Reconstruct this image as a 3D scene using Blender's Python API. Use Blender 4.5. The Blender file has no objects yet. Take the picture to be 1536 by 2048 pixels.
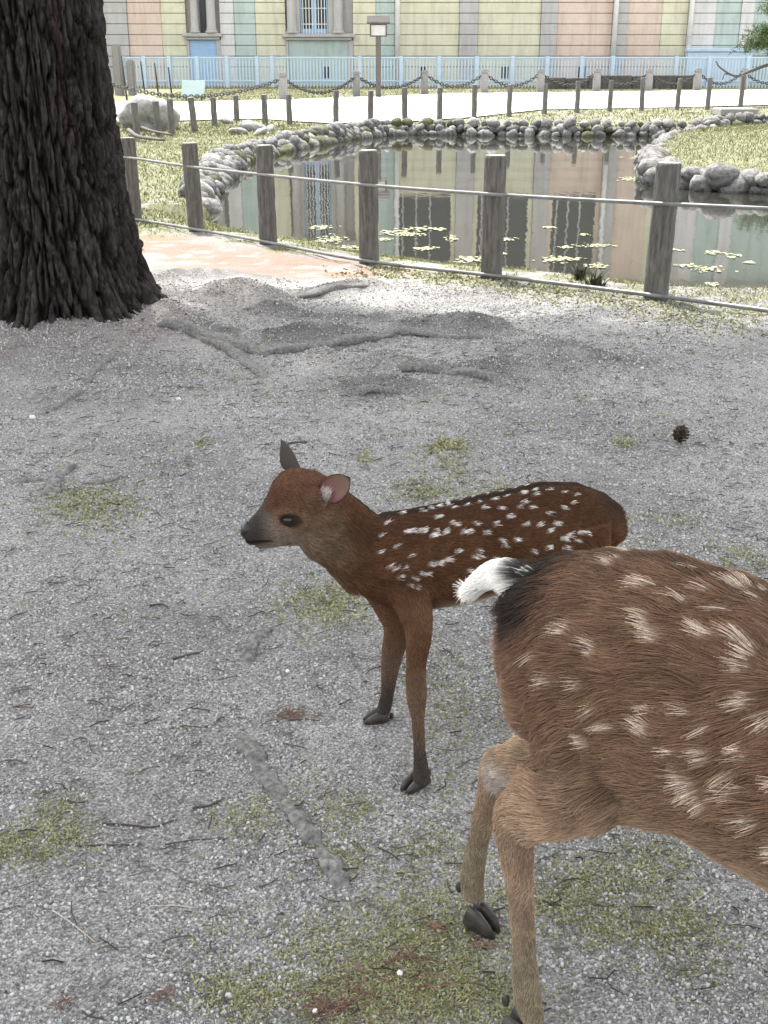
import bpy, bmesh, math, random
import numpy as np
from mathutils import Vector, Matrix
from mathutils.bvhtree import BVHTree

random.seed(7)
rng = np.random.default_rng(7)
scene = bpy.context.scene
COL = scene.collection

# ------------------------------------------------------------------ camera
FPX = 2277.0                      # focal length in photo pixels (1536 x 2048)
PITCH = math.radians(21.4)
CAMZ = 1.3
cam_data = bpy.data.cameras.new('camera')
cam_data.sensor_fit = 'VERTICAL'
cam_data.sensor_height = 36.0
cam_data.lens = FPX / 2048 * 36
cam_data.clip_start = 0.02
cam_data.clip_end = 2000
cam = bpy.data.objects.new('camera', cam_data)
cam.location = (0, 0, CAMZ)
cam.rotation_euler = (math.pi / 2 - PITCH, 0, 0)
COL.objects.link(cam)
scene.camera = cam

# ------------------------------------------------------------------ sky, sun, exposure
SUN_EL = math.radians(60)
SUN_TO = Vector((-0.40, 0.92, 0)).normalized() * math.cos(SUN_EL) + Vector((0, 0, math.sin(SUN_EL)))
world = bpy.data.worlds.new('World')
scene.world = world
world.use_nodes = True
wn = world.node_tree
sky = wn.nodes.new('ShaderNodeTexSky')
sky.sky_type = 'NISHITA'
sky.sun_disc = False
sky.sun_elevation = SUN_EL
sky.sun_rotation = math.atan2(SUN_TO.x, SUN_TO.y)
sky.air_density = 1.0
sky.dust_density = 3.0
sky.ozone_density = 1.0
bg = wn.nodes['Background']
bg.inputs['Strength'].default_value = 0.15
hs = wn.nodes.new('ShaderNodeHueSaturation')       # thin bright haze: a paler sky
hs.inputs['Saturation'].default_value = 0.15
wn.links.new(sky.outputs[0], hs.inputs['Color'])
wn.links.new(hs.outputs[0], bg.inputs['Color'])
sun_d = bpy.data.lights.new('sun', 'SUN')
sun_d.energy = 3.0
sun_d.angle = math.radians(1.2)
sun_d.color = (1.0, 0.96, 0.90)
sun = bpy.data.objects.new('sun', sun_d)
sun.rotation_euler = SUN_TO.to_track_quat('Z', 'Y').to_euler()
sun.location = (-20, -15, 30)
COL.objects.link(sun)
scene.view_settings.view_transform = 'Standard'
scene.view_settings.look = 'None'
scene.view_settings.gamma = 1
scene.view_settings.exposure = 1.88
scene.view_settings.use_curve_mapping = False
scene.render.engine = 'CYCLES'
scene.cycles.max_bounces = 6
scene.cycles.transparent_max_bounces = 4

# ------------------------------------------------------------------ pixel helpers (a pixel is only a direction)
def ray(x, y):
    u = (x - 768) / FPX
    v = (1024 - y) / FPX
    return np.array([u, math.cos(PITCH) + v * math.sin(PITCH), -math.sin(PITCH) + v * math.cos(PITCH)])
def gp(x, y, z=0.0):
    d = ray(x, y)
    return np.array([0, 0, CAMZ]) + d * ((z - CAMZ) / d[2])
def at(x, y, Y):
    d = ray(x, y)
    return np.array([0, 0, CAMZ]) + d * (Y / d[1])

# ------------------------------------------------------------------ noise
def _hash(i, j, k, s):
    n = (i * 374761393 + j * 668265263 + k * 1274126177 + s * 974634777) & 0xFFFFFFFF
    n = ((n ^ (n >> 13)) * 1274126177) & 0xFFFFFFFF
    n = ((n ^ (n >> 16)) * 2246822519) & 0xFFFFFFFF
    return ((n ^ (n >> 15)) & 0xFFFFFF) / float(0xFFFFFF)
def vnoise(p, s=0):
    p = np.asarray(p, dtype=float)
    i = np.floor(p).astype(np.int64)
    f = p - i
    f = f * f * (3 - 2 * f)
    out = np.zeros(len(p))
    for a in (0, 1):
        for b in (0, 1):
            for c in (0, 1):
                w = (f[:, 0] if a else 1 - f[:, 0]) * (f[:, 1] if b else 1 - f[:, 1]) * (f[:, 2] if c else 1 - f[:, 2])
                out += w * _hash(i[:, 0] + a, i[:, 1] + b, i[:, 2] + c, s)
    return out
def fbm(p, o=4, s=0):
    r = 0; a = 0.5; q = np.asarray(p, dtype=float).copy(); t = 0
    for k in range(o):
        r = r + a * vnoise(q, s + k * 17); t += a; a *= .5; q = q * 2.03
    return r / t
def worley(p, s=0):
    """F1, F2-F1, cell id"""
    p = np.asarray(p, dtype=float)
    i = np.floor(p).astype(np.int64)
    f1 = np.full(len(p), 9.); f2 = np.full(len(p), 9.); cid = np.zeros(len(p))
    for a in (-1, 0, 1):
        for b in (-1, 0, 1):
            for c in (-1, 0, 1):
                I = i + np.array([a, b, c])
                q = I + np.stack([_hash(I[:, 0], I[:, 1], I[:, 2], s + m) for m in (1, 2, 3)], 1)
                d = np.linalg.norm(q - p, axis=1)
                n = d < f1
                f2 = np.where(n, f1, np.minimum(f2, d))
                cid = np.where(n, _hash(I[:, 0], I[:, 1], I[:, 2], s + 9), cid)
                f1 = np.where(n, d, f1)
    return f1, f2 - f1, cid
def sstep(a, b, x):
    t = np.clip((x - a) / (b - a), 0, 1)
    return t * t * (3 - 2 * t)

# ------------------------------------------------------------------ object helpers
def link(o, parent=None):
    COL.objects.link(o)
    if parent is not None:
        o.parent = parent
    return o
def tag(o, label=None, cat=None, group=None, kind=None):
    if label: o['label'] = label
    if cat: o['category'] = cat
    if group: o['group'] = group
    if kind: o['kind'] = kind
    return o
def empty(name, loc=(0, 0, 0), rz=0.0):
    o = bpy.data.objects.new(name, None)
    o.empty_display_size = 0.1
    o.location = loc
    o.rotation_euler = (0, 0, rz)
    return link(o)
def meshobj(name, verts, faces, mat, parent=None, smooth=False, world=False):
    me = bpy.data.meshes.new(name)
    if isinstance(verts, np.ndarray): verts = verts.tolist()
    if isinstance(faces, np.ndarray): faces = faces.tolist()
    me.from_pydata(verts, [], faces)
    if smooth:
        me.polygons.foreach_set('use_smooth', [True] * len(me.polygons))
    if mat: me.materials.append(mat)
    o = bpy.data.objects.new(name, me)
    link(o, parent)
    if world and parent is not None:
        o.matrix_parent_inverse = (Matrix.Translation(parent.location) @ parent.rotation_euler.to_matrix().to_4x4()).inverted()
    return o
def fastmesh(name, verts, faces, mat, parent=None, smooth=False):
    """big meshes: faces is an (n,k) array"""
    me = bpy.data.meshes.new(name)
    nv, nf, k = len(verts), len(faces), faces.shape[1]
    me.vertices.add(nv); me.vertices.foreach_set('co', np.ascontiguousarray(verts, dtype=np.float32).ravel())
    me.loops.add(nf * k); me.loops.foreach_set('vertex_index', np.ascontiguousarray(faces, dtype=np.int32).ravel())
    me.polygons.add(nf)
    me.polygons.foreach_set('loop_start', np.arange(0, nf * k, k, dtype=np.int32))
    me.polygons.foreach_set('use_smooth', np.full(nf, smooth))
    me.update(calc_edges=True)
    if mat: me.materials.append(mat)
    o = bpy.data.objects.new(name, me)
    return link(o, parent)
def vattr(o, name, arr):
    arr = np.asarray(arr, dtype=np.float32)
    if arr.ndim == 1:
        a = o.data.attributes.new(name, 'FLOAT', 'POINT'); a.data.foreach_set('value', arr)
    else:
        if arr.shape[1] == 3: arr = np.concatenate([arr, np.ones((len(arr), 1), np.float32)], 1)
        a = o.data.attributes.new(name, 'FLOAT_COLOR', 'POINT'); a.data.foreach_set('color', np.ascontiguousarray(arr).ravel())
def boxvf(x0, x1, y0, y1, z0, z1):
    v = [(x0, y0, z0), (x1, y0, z0), (x1, y1, z0), (x0, y1, z0), (x0, y0, z1), (x1, y0, z1), (x1, y1, z1), (x0, y1, z1)]
    f = [(0, 3, 2, 1), (4, 5, 6, 7), (0, 1, 5, 4), (1, 2, 6, 5), (2, 3, 7, 6), (3, 0, 4, 7)]
    return v, f
def bevbox(name, x0, x1, y0, y1, z0, z1, mat, parent=None, bev=0.01, seg=1):
    bm = bmesh.new()
    bmesh.ops.create_cube(bm, size=1)
    for v in bm.verts:
        v.co = Vector(((x0 + x1) / 2 + v.co.x * (x1 - x0), (y0 + y1) / 2 + v.co.y * (y1 - y0), (z0 + z1) / 2 + v.co.z * (z1 - z0)))
    if bev > 0:
        bmesh.ops.bevel(bm, geom=list(bm.edges), offset=bev, segments=seg, affect='EDGES')
    me = bpy.data.meshes.new(name); bm.to_mesh(me); bm.free()
    if mat: me.materials.append(mat)
    o = bpy.data.objects.new(name, me)
    return link(o, parent)
def lathe(profile, n=20, jit=None):
    """profile: [(r,z)...] bottom to top"""
    v = []; f = []
    for (r, z) in profile:
        for k in range(n):
            a = 2 * math.pi * k / n
            v.append((r * math.cos(a), r * math.sin(a), z))
    m = len(profile)
    for i in range(m - 1):
        for k in range(n):
            a, b = i * n + k, i * n + (k + 1) % n
            f.append((a, b, b + n, a + n))
    f.append(tuple(reversed(range(n)))); f.append(tuple(range((m - 1) * n, m * n)))
    return v, f
def loft(pts, ra, rb=None, side=(0, 1, 0), n=16, cap=True):
    """tube through pts, ellipse radii ra (along side) and rb (across)"""
    pts = [np.array(p, dtype=float) for p in pts]
    rb = rb or ra
    v = []; f = []; m = len(pts)
    side = np.array(side, dtype=float)
    for i in range(m):
        t = pts[min(i + 1, m - 1)] - pts[max(i - 1, 0)]
        t = t / (np.linalg.norm(t) + 1e-9)
        s = side - t * (side @ t); s = s / (np.linalg.norm(s) + 1e-9)
        u = np.cross(t, s)
        for k in range(n):
            a = 2 * math.pi * k / n
            v.append(pts[i] + s * (ra[i] * math.cos(a)) + u * (rb[i] * math.sin(a)))
    for i in range(m - 1):
        for k in range(n):
            a, b = i * n + k, i * n + (k + 1) % n
            f.append((a, b, b + n, a + n))
    if cap:
        f.append(tuple(reversed(range(n)))); f.append(tuple(range((m - 1) * n, m * n)))
    return [tuple(p) for p in v], f
def smoothpath(pts, k=6):
    """Catmull-Rom"""
    P = [np.array(p, dtype=float) for p in pts]
    P = [2 * P[0] - P[1]] + P + [2 * P[-1] - P[-2]]
    out = []
    for i in range(1, len(P) - 2):
        for j in range(k):
            t = j / k
            out.append(.5 * (2 * P[i] + (P[i + 1] - P[i - 1]) * t + (2 * P[i - 1] - 5 * P[i] + 4 * P[i + 1] - P[i + 2]) * t * t + (3 * P[i] - P[i - 1] - 3 * P[i + 1] + P[i + 2]) * t ** 3))
    out.append(P[-2])
    return out
def join(parts):
    V = []; F = []
    for v, f in parts:
        o = len(V); V += list(v); F += [tuple(i + o for i in q) for q in f]
    return V, F

# ------------------------------------------------------------------ materials
def newmat(name, rough=0.8, spec=0.3):
    m = bpy.data.materials.new(name); m.use_nodes = True
    b = m.node_tree.nodes['Principled BSDF']
    b.inputs['Roughness'].default_value = rough
    b.inputs['Specular IOR Level'].default_value = spec
    return m, m.node_tree, b
def N(nt, t, **kw):
    n = nt.nodes.new(t)
    for k, v in kw.items():
        if k in n.inputs: n.inputs[k].default_value = v
        else: setattr(n, k, v)
    return n
def coord(nt, kind='Object'):
    return nt.nodes.new('ShaderNodeTexCoord').outputs[kind]
def noise_node(nt, vec, scale, detail=4, rough=.6, stretch=None):
    if stretch:
        mp = N(nt, 'ShaderNodeMapping'); mp.inputs['Scale'].default_value = stretch
        nt.links.new(vec, mp.inputs['Vector']); vec = mp.outputs[0]
    n = N(nt, 'ShaderNodeTexNoise'); n.inputs['Scale'].default_value = scale
    n.inputs['Detail'].default_value = detail; n.inputs['Roughness'].default_value = rough
    nt.links.new(vec, n.inputs['Vector'])
    return n.outputs['Fac']
def ramp(nt, fac, stops):
    r = N(nt, 'ShaderNodeValToRGB')
    e = r.color_ramp.elements
    e[0].position, e[0].color = stops[0][0], (*stops[0][1], 1)
    e[1].position, e[1].color = stops[-1][0], (*stops[-1][1], 1)
    for p, c in stops[1:-1]:
        x = e.new(p); x.color = (*c, 1)
    nt.links.new(fac, r.inputs['Fac'])
    return r.outputs['Color']
def mix(nt, fac, a, b, mode='MIX'):
    n = N(nt, 'ShaderNodeMix', data_type='RGBA', blend_type=mode)
    for sock, val in ((n.inputs[0], fac), (n.inputs[6], a), (n.inputs[7], b)):
        if isinstance(val, (int, float)): sock.default_value = val
        elif isinstance(val, tuple): sock.default_value = (*val, 1)
        else: nt.links.new(val, sock)
    return n.outputs[2]
def bump(nt, b, h, strength=.5, dist=.01):
    n = N(nt, 'ShaderNodeBump'); n.inputs['Strength'].default_value = strength; n.inputs['Distance'].default_value = dist
    nt.links.new(h, n.inputs['Height']); nt.links.new(n.outputs[0], b.inputs['Normal'])
def simple(name, c1, c2, scale=8, rough=.8, spec=.3, bs=.4, bd=.005, stretch=None, detail=5, lo=.3, hi=.7):
    m, nt, b = newmat(name, rough, spec)
    f = noise_node(nt, coord(nt), scale, detail, .65, stretch)
    nt.links.new(ramp(nt, f, [(lo, c1), (hi, c2)]), b.inputs['Base Color'])
    if bs: bump(nt, b, f, bs, bd)
    return m
def attrmat(name, attr='col', rough=.8, spec=.2, typ='GEOMETRY', bs=0, bscale=60, bd=.003, trans=0):
    m, nt, b = newmat(name, rough, spec)
    a = N(nt, 'ShaderNodeAttribute', attribute_name=attr, attribute_type=typ)
    nt.links.new(a.outputs['Color'], b.inputs['Base Color'])
    if bs:
        bump(nt, b, noise_node(nt, coord(nt), bscale, 4), bs, bd)
    return m

M = {}
# gravelly earth: one sheet, its grass / litter masks are vertex attributes
m, nt, b = newmat('earth', .95, .15)
oc = coord(nt)
big = noise_node(nt, oc, .9, 4)
mid = noise_node(nt, oc, 14, 5, .7)
fine = noise_node(nt, oc, 150, 3, .7)
vor = N(nt, 'ShaderNodeTexVoronoi'); vor.inputs['Scale'].default_value = 230; nt.links.new(oc, vor.inputs['Vector'])
c = ramp(nt, fine, [(.25, (.09, .088, .085)), (.5, (.32, .314, .306)), (.78, (.60, .592, .58))])
c = mix(nt, .85, c, ramp(nt, big, [(.32, (.26, .258, .255)), (.66, (.60, .595, .59))]), 'OVERLAY')
c = mix(nt, .55, c, ramp(nt, mid, [(.3, (.33, .33, .33)), (.7, (.62, .62, .615))]), 'OVERLAY')
vs = N(nt, 'ShaderNodeSeparateColor'); nt.links.new(vor.outputs['Color'], vs.inputs[0])
c = mix(nt, .6, c, ramp(nt, vs.outputs[0], [(.0, (.2, .2, .2)), (.75, (.58, .58, .58)), (1, (.95, .95, .95))]), 'OVERLAY')
lit = N(nt, 'ShaderNodeAttribute', attribute_name='litter')
c = mix(nt, lit.outputs['Fac'], c, ramp(nt, fine, [(.3, (.17, .105, .08)), (.7, (.34, .235, .185))]))
gr = N(nt, 'ShaderNodeAttribute', attribute_name='grass')
c = mix(nt, gr.outputs['Fac'], c, ramp(nt, mid, [(.3, (.11, .12, .06)), (.7, (.22, .22, .12))]))
shsoil = N(nt, 'ShaderNodeAttribute', attribute_name='shade_soil')
c = mix(nt, shsoil.outputs['Fac'], c, ramp(nt, fine, [(.3, (.05, .048, .045)), (.7, (.17, .165, .155))]))  # dark tone on the ridges: painted shade over bare soil
mud = N(nt, 'ShaderNodeAttribute', attribute_name='mud')
c = mix(nt, mud.outputs['Fac'], c, (.05, .045, .035))
nt.links.new(c, b.inputs['Base Color'])
ad = N(nt, 'ShaderNodeMath', operation='MULTIPLY_ADD'); nt.links.new(vor.outputs['Distance'], ad.inputs[0]); ad.inputs[1].default_value = -.5
nt.links.new(fine, ad.inputs[2])
ad2 = N(nt, 'ShaderNodeMath', operation='ADD'); nt.links.new(ad.outputs[0], ad2.inputs[0]); nt.links.new(mid, ad2.inputs[1])
bump(nt, b, ad2.outputs[0], .9, .010)
M['earth'] = m

M['pebble'] = attrmat('pebble_stone', 'col', .8, .3, 'INSTANCER')
M['path'] = simple('pale_path_gravel', (.42, .415, .40), (.60, .59, .575), 30, .95, .1, .4, .01)
M['rock'] = simple('grey_rock', (.045, .045, .042), (.27, .265, .255), 5, .9, .2, .8, .03)
M['rock_pale'] = simple('pale_rock', (.10, .10, .095), (.40, .395, .38), 5, .9, .2, .8, .03)
M['rock_moss'] = simple('mossy_rock', (.05, .052, .035), (.17, .17, .10), 7, .95, .1, .8, .03)
M['granite'] = simple('granite', (.16, .155, .15), (.33, .32, .31), 25, .85, .3, .3, .005)
M['dark_stone'] = simple('dark_weathered_stone', (.05, .047, .045), (.13, .12, .115), 6, .9, .2, .5, .01)
M['chain'] = simple('dark_iron', (.025, .024, .023), (.06, .055, .05), 20, .6, .5, .2, .003)
m, nt, b = newmat('pine_bark', .95, .1)
a_ = N(nt, 'ShaderNodeAttribute', attribute_name='col')
bo_ = coord(nt)
f1_ = noise_node(nt, bo_, 26, 6, .7, (2.2, 2.2, .55)); f2_ = noise_node(nt, bo_, 90, 4, .7, (1.5, 1.5, .7))
nt.links.new(mix(nt, 1.0, a_.outputs['Color'], ramp(nt, f1_, [(.3, (.35, .34, .33)), (.55, (1.0, 1.0, 1.0)), (.75, (1.7, 1.66, 1.6))]), 'MULTIPLY'), b.inputs['Base Color'])
ad = N(nt, 'ShaderNodeMath', operation='ADD'); nt.links.new(f1_, ad.inputs[0]); nt.links.new(f2_, ad.inputs[1])
bump(nt, b, ad.outputs[0], 1.0, .022)
M['bark'] = m
M['rootbark'] = simple('weathered_root', (.09, .087, .082), (.37, .36, .345), 60, .95, .05, 1.0, .02, (1, 1, 1))
M['post'] = simple('bark_textured_post', (.06, .056, .05), (.19, .18, .165), 14, .9, .2, 1.0, .012, (3, 3, .45))
M['post_top'] = simple('cut_post_top', (.25, .24, .22), (.42, .41, .38), 20, .9, .2, .3, .004)
M['far_post'] = simple('far_post_wood', (.09, .086, .08), (.20, .193, .182), 12, .9, .2, .8, .01, (3, 3, .5))
M['rail'] = simple('grey_pipe_rail', (.09, .09, .087), (.20, .20, .195), 9, .42, .5, .2, .003)
M['blue'] = simple('pale_blue_paint', (.46, .58, .70), (.55, .68, .78), 4, .6, .4, .1, .002)
M['bluebar'] = simple('blue_window_paint', (.28, .45, .68), (.38, .55, .75), 4, .5, .4, .1, .002)
M['white_pipe'] = simple('white_painted_pipe', (.62, .62, .60), (.78, .78, .76), 3, .6, .4, .1, .002)
M['teal_board'] = simple('pale_teal_board', (.20, .28, .265), (.26, .35, .335), 3, .6, .4, .1, .002)
M['oldwood'] = simple('grey_old_wood', (.06, .055, .05), (.16, .15, .14), 10, .9, .2, .6, .006, (4, 4, .5))
def wallmat(name, c):
    m, nt, b = newmat(name, .9, .15)
    g = nt.nodes.new('ShaderNodeNewGeometry').outputs['Position']
    f = noise_node(nt, g, .8, 6, .65)
    st = noise_node(nt, g, 2.2, 5, .7, (1.6, 1, .16))            # rain streaks
    sp_ = noise_node(nt, g, 9, 4, .7)
    col = ramp(nt, f, [(.3, tuple(x * .84 for x in c)), (.7, c)])
    col = mix(nt, .5, col, ramp(nt, st, [(.30, (.62, .60, .57)), (.52, (1, 1, 1))]), 'MULTIPLY')
    col = mix(nt, .4, col, ramp(nt, sp_, [(.3, (.78, .77, .75)), (.6, (1, 1, 1))]), 'MULTIPLY')
    nt.links.new(col, b.inputs['Base Color'])
    bump(nt, b, sp_, .3, .01)
    return m
M['w_cream'] = wallmat('cream_plaster', (.74, .72, .55))
M['w_peach'] = wallmat('peach_plaster', (.76, .62, .52))
M['w_teal'] = wallmat('teal_grey_plaster', (.52, .62, .58))
M['w_grey'] = wallmat('grey_stone_pilaster', (.55, .535, .525))
M['w_light'] = wallmat('light_grey_stone', (.72, .71, .70))
M['w_frame'] = wallmat('window_surround_stone', (.50, .485, .465))
m, nt, b = newmat('dark_glass', .08, .5); b.inputs['Base Color'].default_value = (.03, .035, .04, 1); M['glass'] = m
M['roof'] = simple('grey_roof_tile', (.07, .07, .075), (.14, .14, .145), 5, .8, .3, .5, .02)
M['leafy'] = attrmat('foliage', 'col', .7, .25)
M['litter'] = attrmat('plant_litter', 'col', .9, .15)
M['scale'] = simple('pine_cone_brown', (.025, .018, .013), (.08, .055, .038), 40, .85, .2, .4, .002)
M['white_stone'] = simple('white_quartz', (.6, .6, .58), (.82, .82, .8), 30, .7, .4, .3, .003)
m, nt, b = newmat('pond_water', .03, .5)
b.inputs['Base Color'].default_value = (.022, .022, .017, 1)
b.inputs['IOR'].default_value = 1.33
mp = N(nt, 'ShaderNodeMapping'); mp.inputs['Scale'].default_value = (1.0, .35, 1)
nt.links.new(coord(nt), mp.inputs['Vector'])
w1 = N(nt, 'ShaderNodeTexNoise'); w1.inputs['Scale'].default_value = 5; w1.inputs['Detail'].default_value = 3; nt.links.new(mp.outputs[0], w1.inputs['Vector'])
bump(nt, b, w1.outputs['Fac'], .10, .012)
M['water'] = m

# ------------------------------------------------------------------ terrain
WZ = -0.30
TREE = np.array([-1.80, 6.30])
near_px = [(372, 424), (440, 452), (540, 476), (640, 486), (720, 506), (850, 525), (980, 543), (1150, 557), (1270, 568), (1340, 583), (1536, 588)]
far_px = [(1450, 262), (1400, 273), (1290, 272), (1150, 272), (1000, 271), (830, 269), (740, 273), (640, 286), (560, 301), (470, 326), (428, 346), (393, 386)]
near_w = [gp(x, y, WZ)[:2] for x, y in near_px]
far_w = [gp(x, y, WZ)[:2] for x, y in far_px]
POND = np.array(near_w + [(5.5, 8.6), (12, 9.5), (19, 14), (21, 24), (19, 33), (12, 33.6)] + far_w)
PEN = np.array([(3.95, 17.3), (4.25, 16.5), (4.7, 16.1), (5.25, 15.75), (7, 15.2), (12, 15), (22, 15.5), (22, 30.5), (12, 30.3), (9.4, 29.7), (7.6, 28.2), (6.2, 25.7), (5.2, 22.3), (4.4, 19.3)])
def polysd(px, py, poly):
    d = np.full(px.shape, 1e9); ins = np.zeros(px.shape, bool)
    n = len(poly)
    for i in range(n):
        ax, ay = poly[i]; bx, by = poly[(i + 1) % n]
        ex, ey = bx - ax, by - ay
        t = np.clip(((px - ax) * ex + (py - ay) * ey) / (ex * ex + ey * ey + 1e-12), 0, 1)
        d = np.minimum(d, (px - ax - t * ex) ** 2 + (py - ay - t * ey) ** 2)
        c = ((ay > py) != (by > py)) & (px < (bx - ax) * (py - ay) / (by - ay + 1e-12) + ax)
        ins ^= c
    d = np.sqrt(d)
    return np.where(ins, -d, d)
def segd(px, py, pts):
    d = np.full(px.shape, 1e9)
    for a, b_ in zip(pts[:-1], pts[1:]):
        ex, ey = b_[0] - a[0], b_[1] - a[1]
        t = np.clip(((px - a[0]) * ex + (py - a[1]) * ey) / (ex * ex + ey * ey + 1e-12), 0, 1)
        d = np.minimum(d, np.hypot(px - a[0] - t * ex, py - a[1] - t * ey))
    return d
# raised roots and humps in the ground, read off the photograph
RIDGES = [  # pixels, height, width
    ([(345, 640), (470, 690), (560, 697), (640, 690), (730, 675), (800, 662), (900, 670), (1000, 668)], .075, .09),
    ([(430, 607), (500, 597), (560, 606)], .07, .13),
    ([(540, 630), (640, 640), (740, 640)], .05, .10),
    ([(780, 730), (860, 738), (930, 745), (1010, 765)], .05, .08),
    ([(1040, 748), (1130, 735), (1230, 738)], .10, .22),
    ([(700, 788), (760, 780), (830, 786)], .035, .08),
    ([(405, 552), (450, 541), (545, 550)], .045, .1),
    ([(310, 560), (345, 552)], .05, .13),
    ([(560, 590), (650, 580), (740, 568)], .05, .12),
    ([(640, 720), (760, 740)], .03, .1),
]
RIDGES = [([gp(x, y, .0)[:2] for x, y in pts], h, w) for pts, h, w in RIDGES]
def terrain(x, y, detail=True):
    x = np.asarray(x, float); y = np.asarray(y, float)
    land = -0.025 * np.clip(y - 6, 0, 6)
    land = land + .0125 * np.clip(y - 24, 0, 40)
    d = np.hypot(x - TREE[0], y - TREE[1])
    land = land + .11 * np.exp(-(d / .95) ** 2)
    for pts, h, w in RIDGES:
        sel = (y < 14) & (y > 2)
        if sel.any():
            xs, ys = x[sel], y[sel]
            wob = 1 + .5 * np.sin(xs * 7 + ys * 3)
            land[sel] += h * wob * np.exp(-(segd(xs, ys, pts) / w) ** 2)
    if detail:
        p = np.stack([x, y, np.zeros_like(x)], -1).reshape(-1, 3)
        n = (fbm(p * .8, 3, 3) - .5) * .05 + (fbm(p * 5, 3, 5) - .5) * .024 + (vnoise(p * 19, 8) - .5) * .006
        land = land + n.reshape(x.shape) * np.clip((y + 2) / 3, 0.3, 1) * np.where(y > 14, .6, 1)
    sd = polysd(x, y, POND)
    sp = polysd(x, y, PEN)
    sd2 = np.maximum(sd, -sp)                       # pond minus peninsula
    farside = sstep(12.5, 13.5, y)
    bank = WZ + .004 + .185 * np.clip(sd, 0, 9) + .03 * np.clip(sd, 0, 1) ** 2
    soft = land - .5 * (land - bank + np.sqrt((land - bank) ** 2 + .0016)) + .004
    land = np.where(farside < .5, np.minimum(land, soft), land)
    t = sstep(-.5, .0, sd2) * (1 - farside) + sstep(-.22, .02, sd2) * farside
    pen = (-.05 + .10 * sstep(0, 2.5, -sp)) * (sp < .3) + land * (sp >= .3)
    land = np.where((sp < .3) & (sd < 0), pen, land)
    return -.95 + (land + .95) * t
def tz(x, y):
    return float(terrain(np.array([x]), np.array([y]))[0])
def ground_px(x, y):
    """pixel -> point on the terrain"""
    z = 0.0
    for _ in range(12):
        p = gp(x, y, z); z = .5 * z + .5 * tz(p[0], p[1])
    return gp(x, y, z)

def axis(parts):
    out = []
    for a, b_, s in parts:
        out.append(np.arange(a, b_ - 1e-9, s))
    return np.concatenate(out)
def growth(a, b_, s, g=1.25):
    o = []
    while a < b_:
        o.append(a); a += s; s *= g
    return np.array(o + [b_])
gx = np.concatenate([-growth(7, 500, .12)[::-1], np.arange(-6.96, -3.2, .08), np.arange(-3.2, 4.2, .034), np.arange(4.2, 12.9, .1), growth(13, 500, .15)])
gy = np.concatenate([-growth(1.0, 300, .2)[::-1], np.arange(-.9, .8, .1), np.arange(.8, 10.5, .03), np.arange(10.5, 18, .07), np.arange(18, 40, .13), growth(40, 700, .25)])
X, Y = np.meshgrid(gx, gy)
Z = terrain(X, Y)
nx, ny = len(gx), len(gy)
idx = np.arange(nx * ny).reshape(ny, nx)
quads = np.stack([idx[:-1, :-1], idx[:-1, 1:], idx[1:, 1:], idx[1:, :-1]], -1).reshape(-1, 4)
ground = fastmesh('ground', np.stack([X, Y, Z], -1).reshape(-1, 3), quads, M['earth'], None, True)
tag(ground, kind='structure')
# masks
def grass_mask(x, y):
    sh = x.shape
    p = np.stack([x, y, np.zeros_like(x)], -1).reshape(-1, 3)
    n = (fbm(p * 1.7, 4, 31)).reshape(sh)
    n2 = (fbm(p * 6, 3, 41)).reshape(sh)
    fl = np.array([gp(270, 443, -.15)[:2] + (-3.6, 4.6), gp(270, 443, -.15)[:2], gp(738, 525, -.06)[:2], gp(1310, 600, -.02)[:2], gp(1310, 600, -.02)[:2] + (6, -5.5)])
    # side of the fence line: positive = pond side
    side = np.full(x.shape, -9.)
    yl = np.interp(x, fl[:, 0], fl[:, 1])
    side = y - yl
    g = sstep(-.35, .35, side + (n - .5) * 1.3 + (n2 - .5) * .6)
    sd = polysd(x, y, POND)
    g = g * sstep(.30, .62, n2 + .25 * sstep(1.2, 0, np.abs(sd)))
    left = sstep(-1.2, -2.2, x) * sstep(9.5, 11, y)
    g = np.maximum(g, left * sstep(.3, .5, n2 + .1))
    pen = polysd(x, y, PEN)
    g = np.maximum(g, (pen < 0) * .95)
    far = sstep(14, 16, y)
    g = np.maximum(g, far * (.35 + .6 * sstep(.4, .6, n)))
    return np.clip(g, 0, 1)
vx, vy = X.ravel(), Y.ravel()
gm = grass_mask(vx, vy)
vattr(ground, 'grass', gm * .9)
strip = [gp(245, 470, -.05)[:2], gp(400, 500, -.05)[:2], gp(640, 535, -.05)[:2]]
pn = np.stack([vx, vy, 0 * vx], -1)
ln = fbm(pn * 3, 4, 55)
lit = sstep(.75, .25, segd(vx, vy, strip) + (ln - .5) * .9) * sstep(.2, .5, fbm(pn * 9, 3, 57)) * .9
lit = np.maximum(lit, .35 * sstep(1.4, .7, np.hypot(vx - TREE[0], vy - TREE[1])) * ln)
vattr(ground, 'litter', lit)
rd = np.zeros(len(vx)); sel = (vy > 2) & (vy < 14) & (np.abs(vx) < 6)
for pts, h, w in RIDGES:
    rd[sel] = np.maximum(rd[sel], np.exp(-(segd(vx[sel], vy[sel], pts) / (w * .9)) ** 2) * min(1, h / .06))
vattr(ground, 'shade_soil', rd * sstep(.3, .6, fbm(pn * 6, 3, 77)) * .95)  # ridges darkened: mostly shade put into the colour, with some exposed soil
vattr(ground, 'mud', sstep(WZ + .05, WZ - .03, Z.ravel()))

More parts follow.
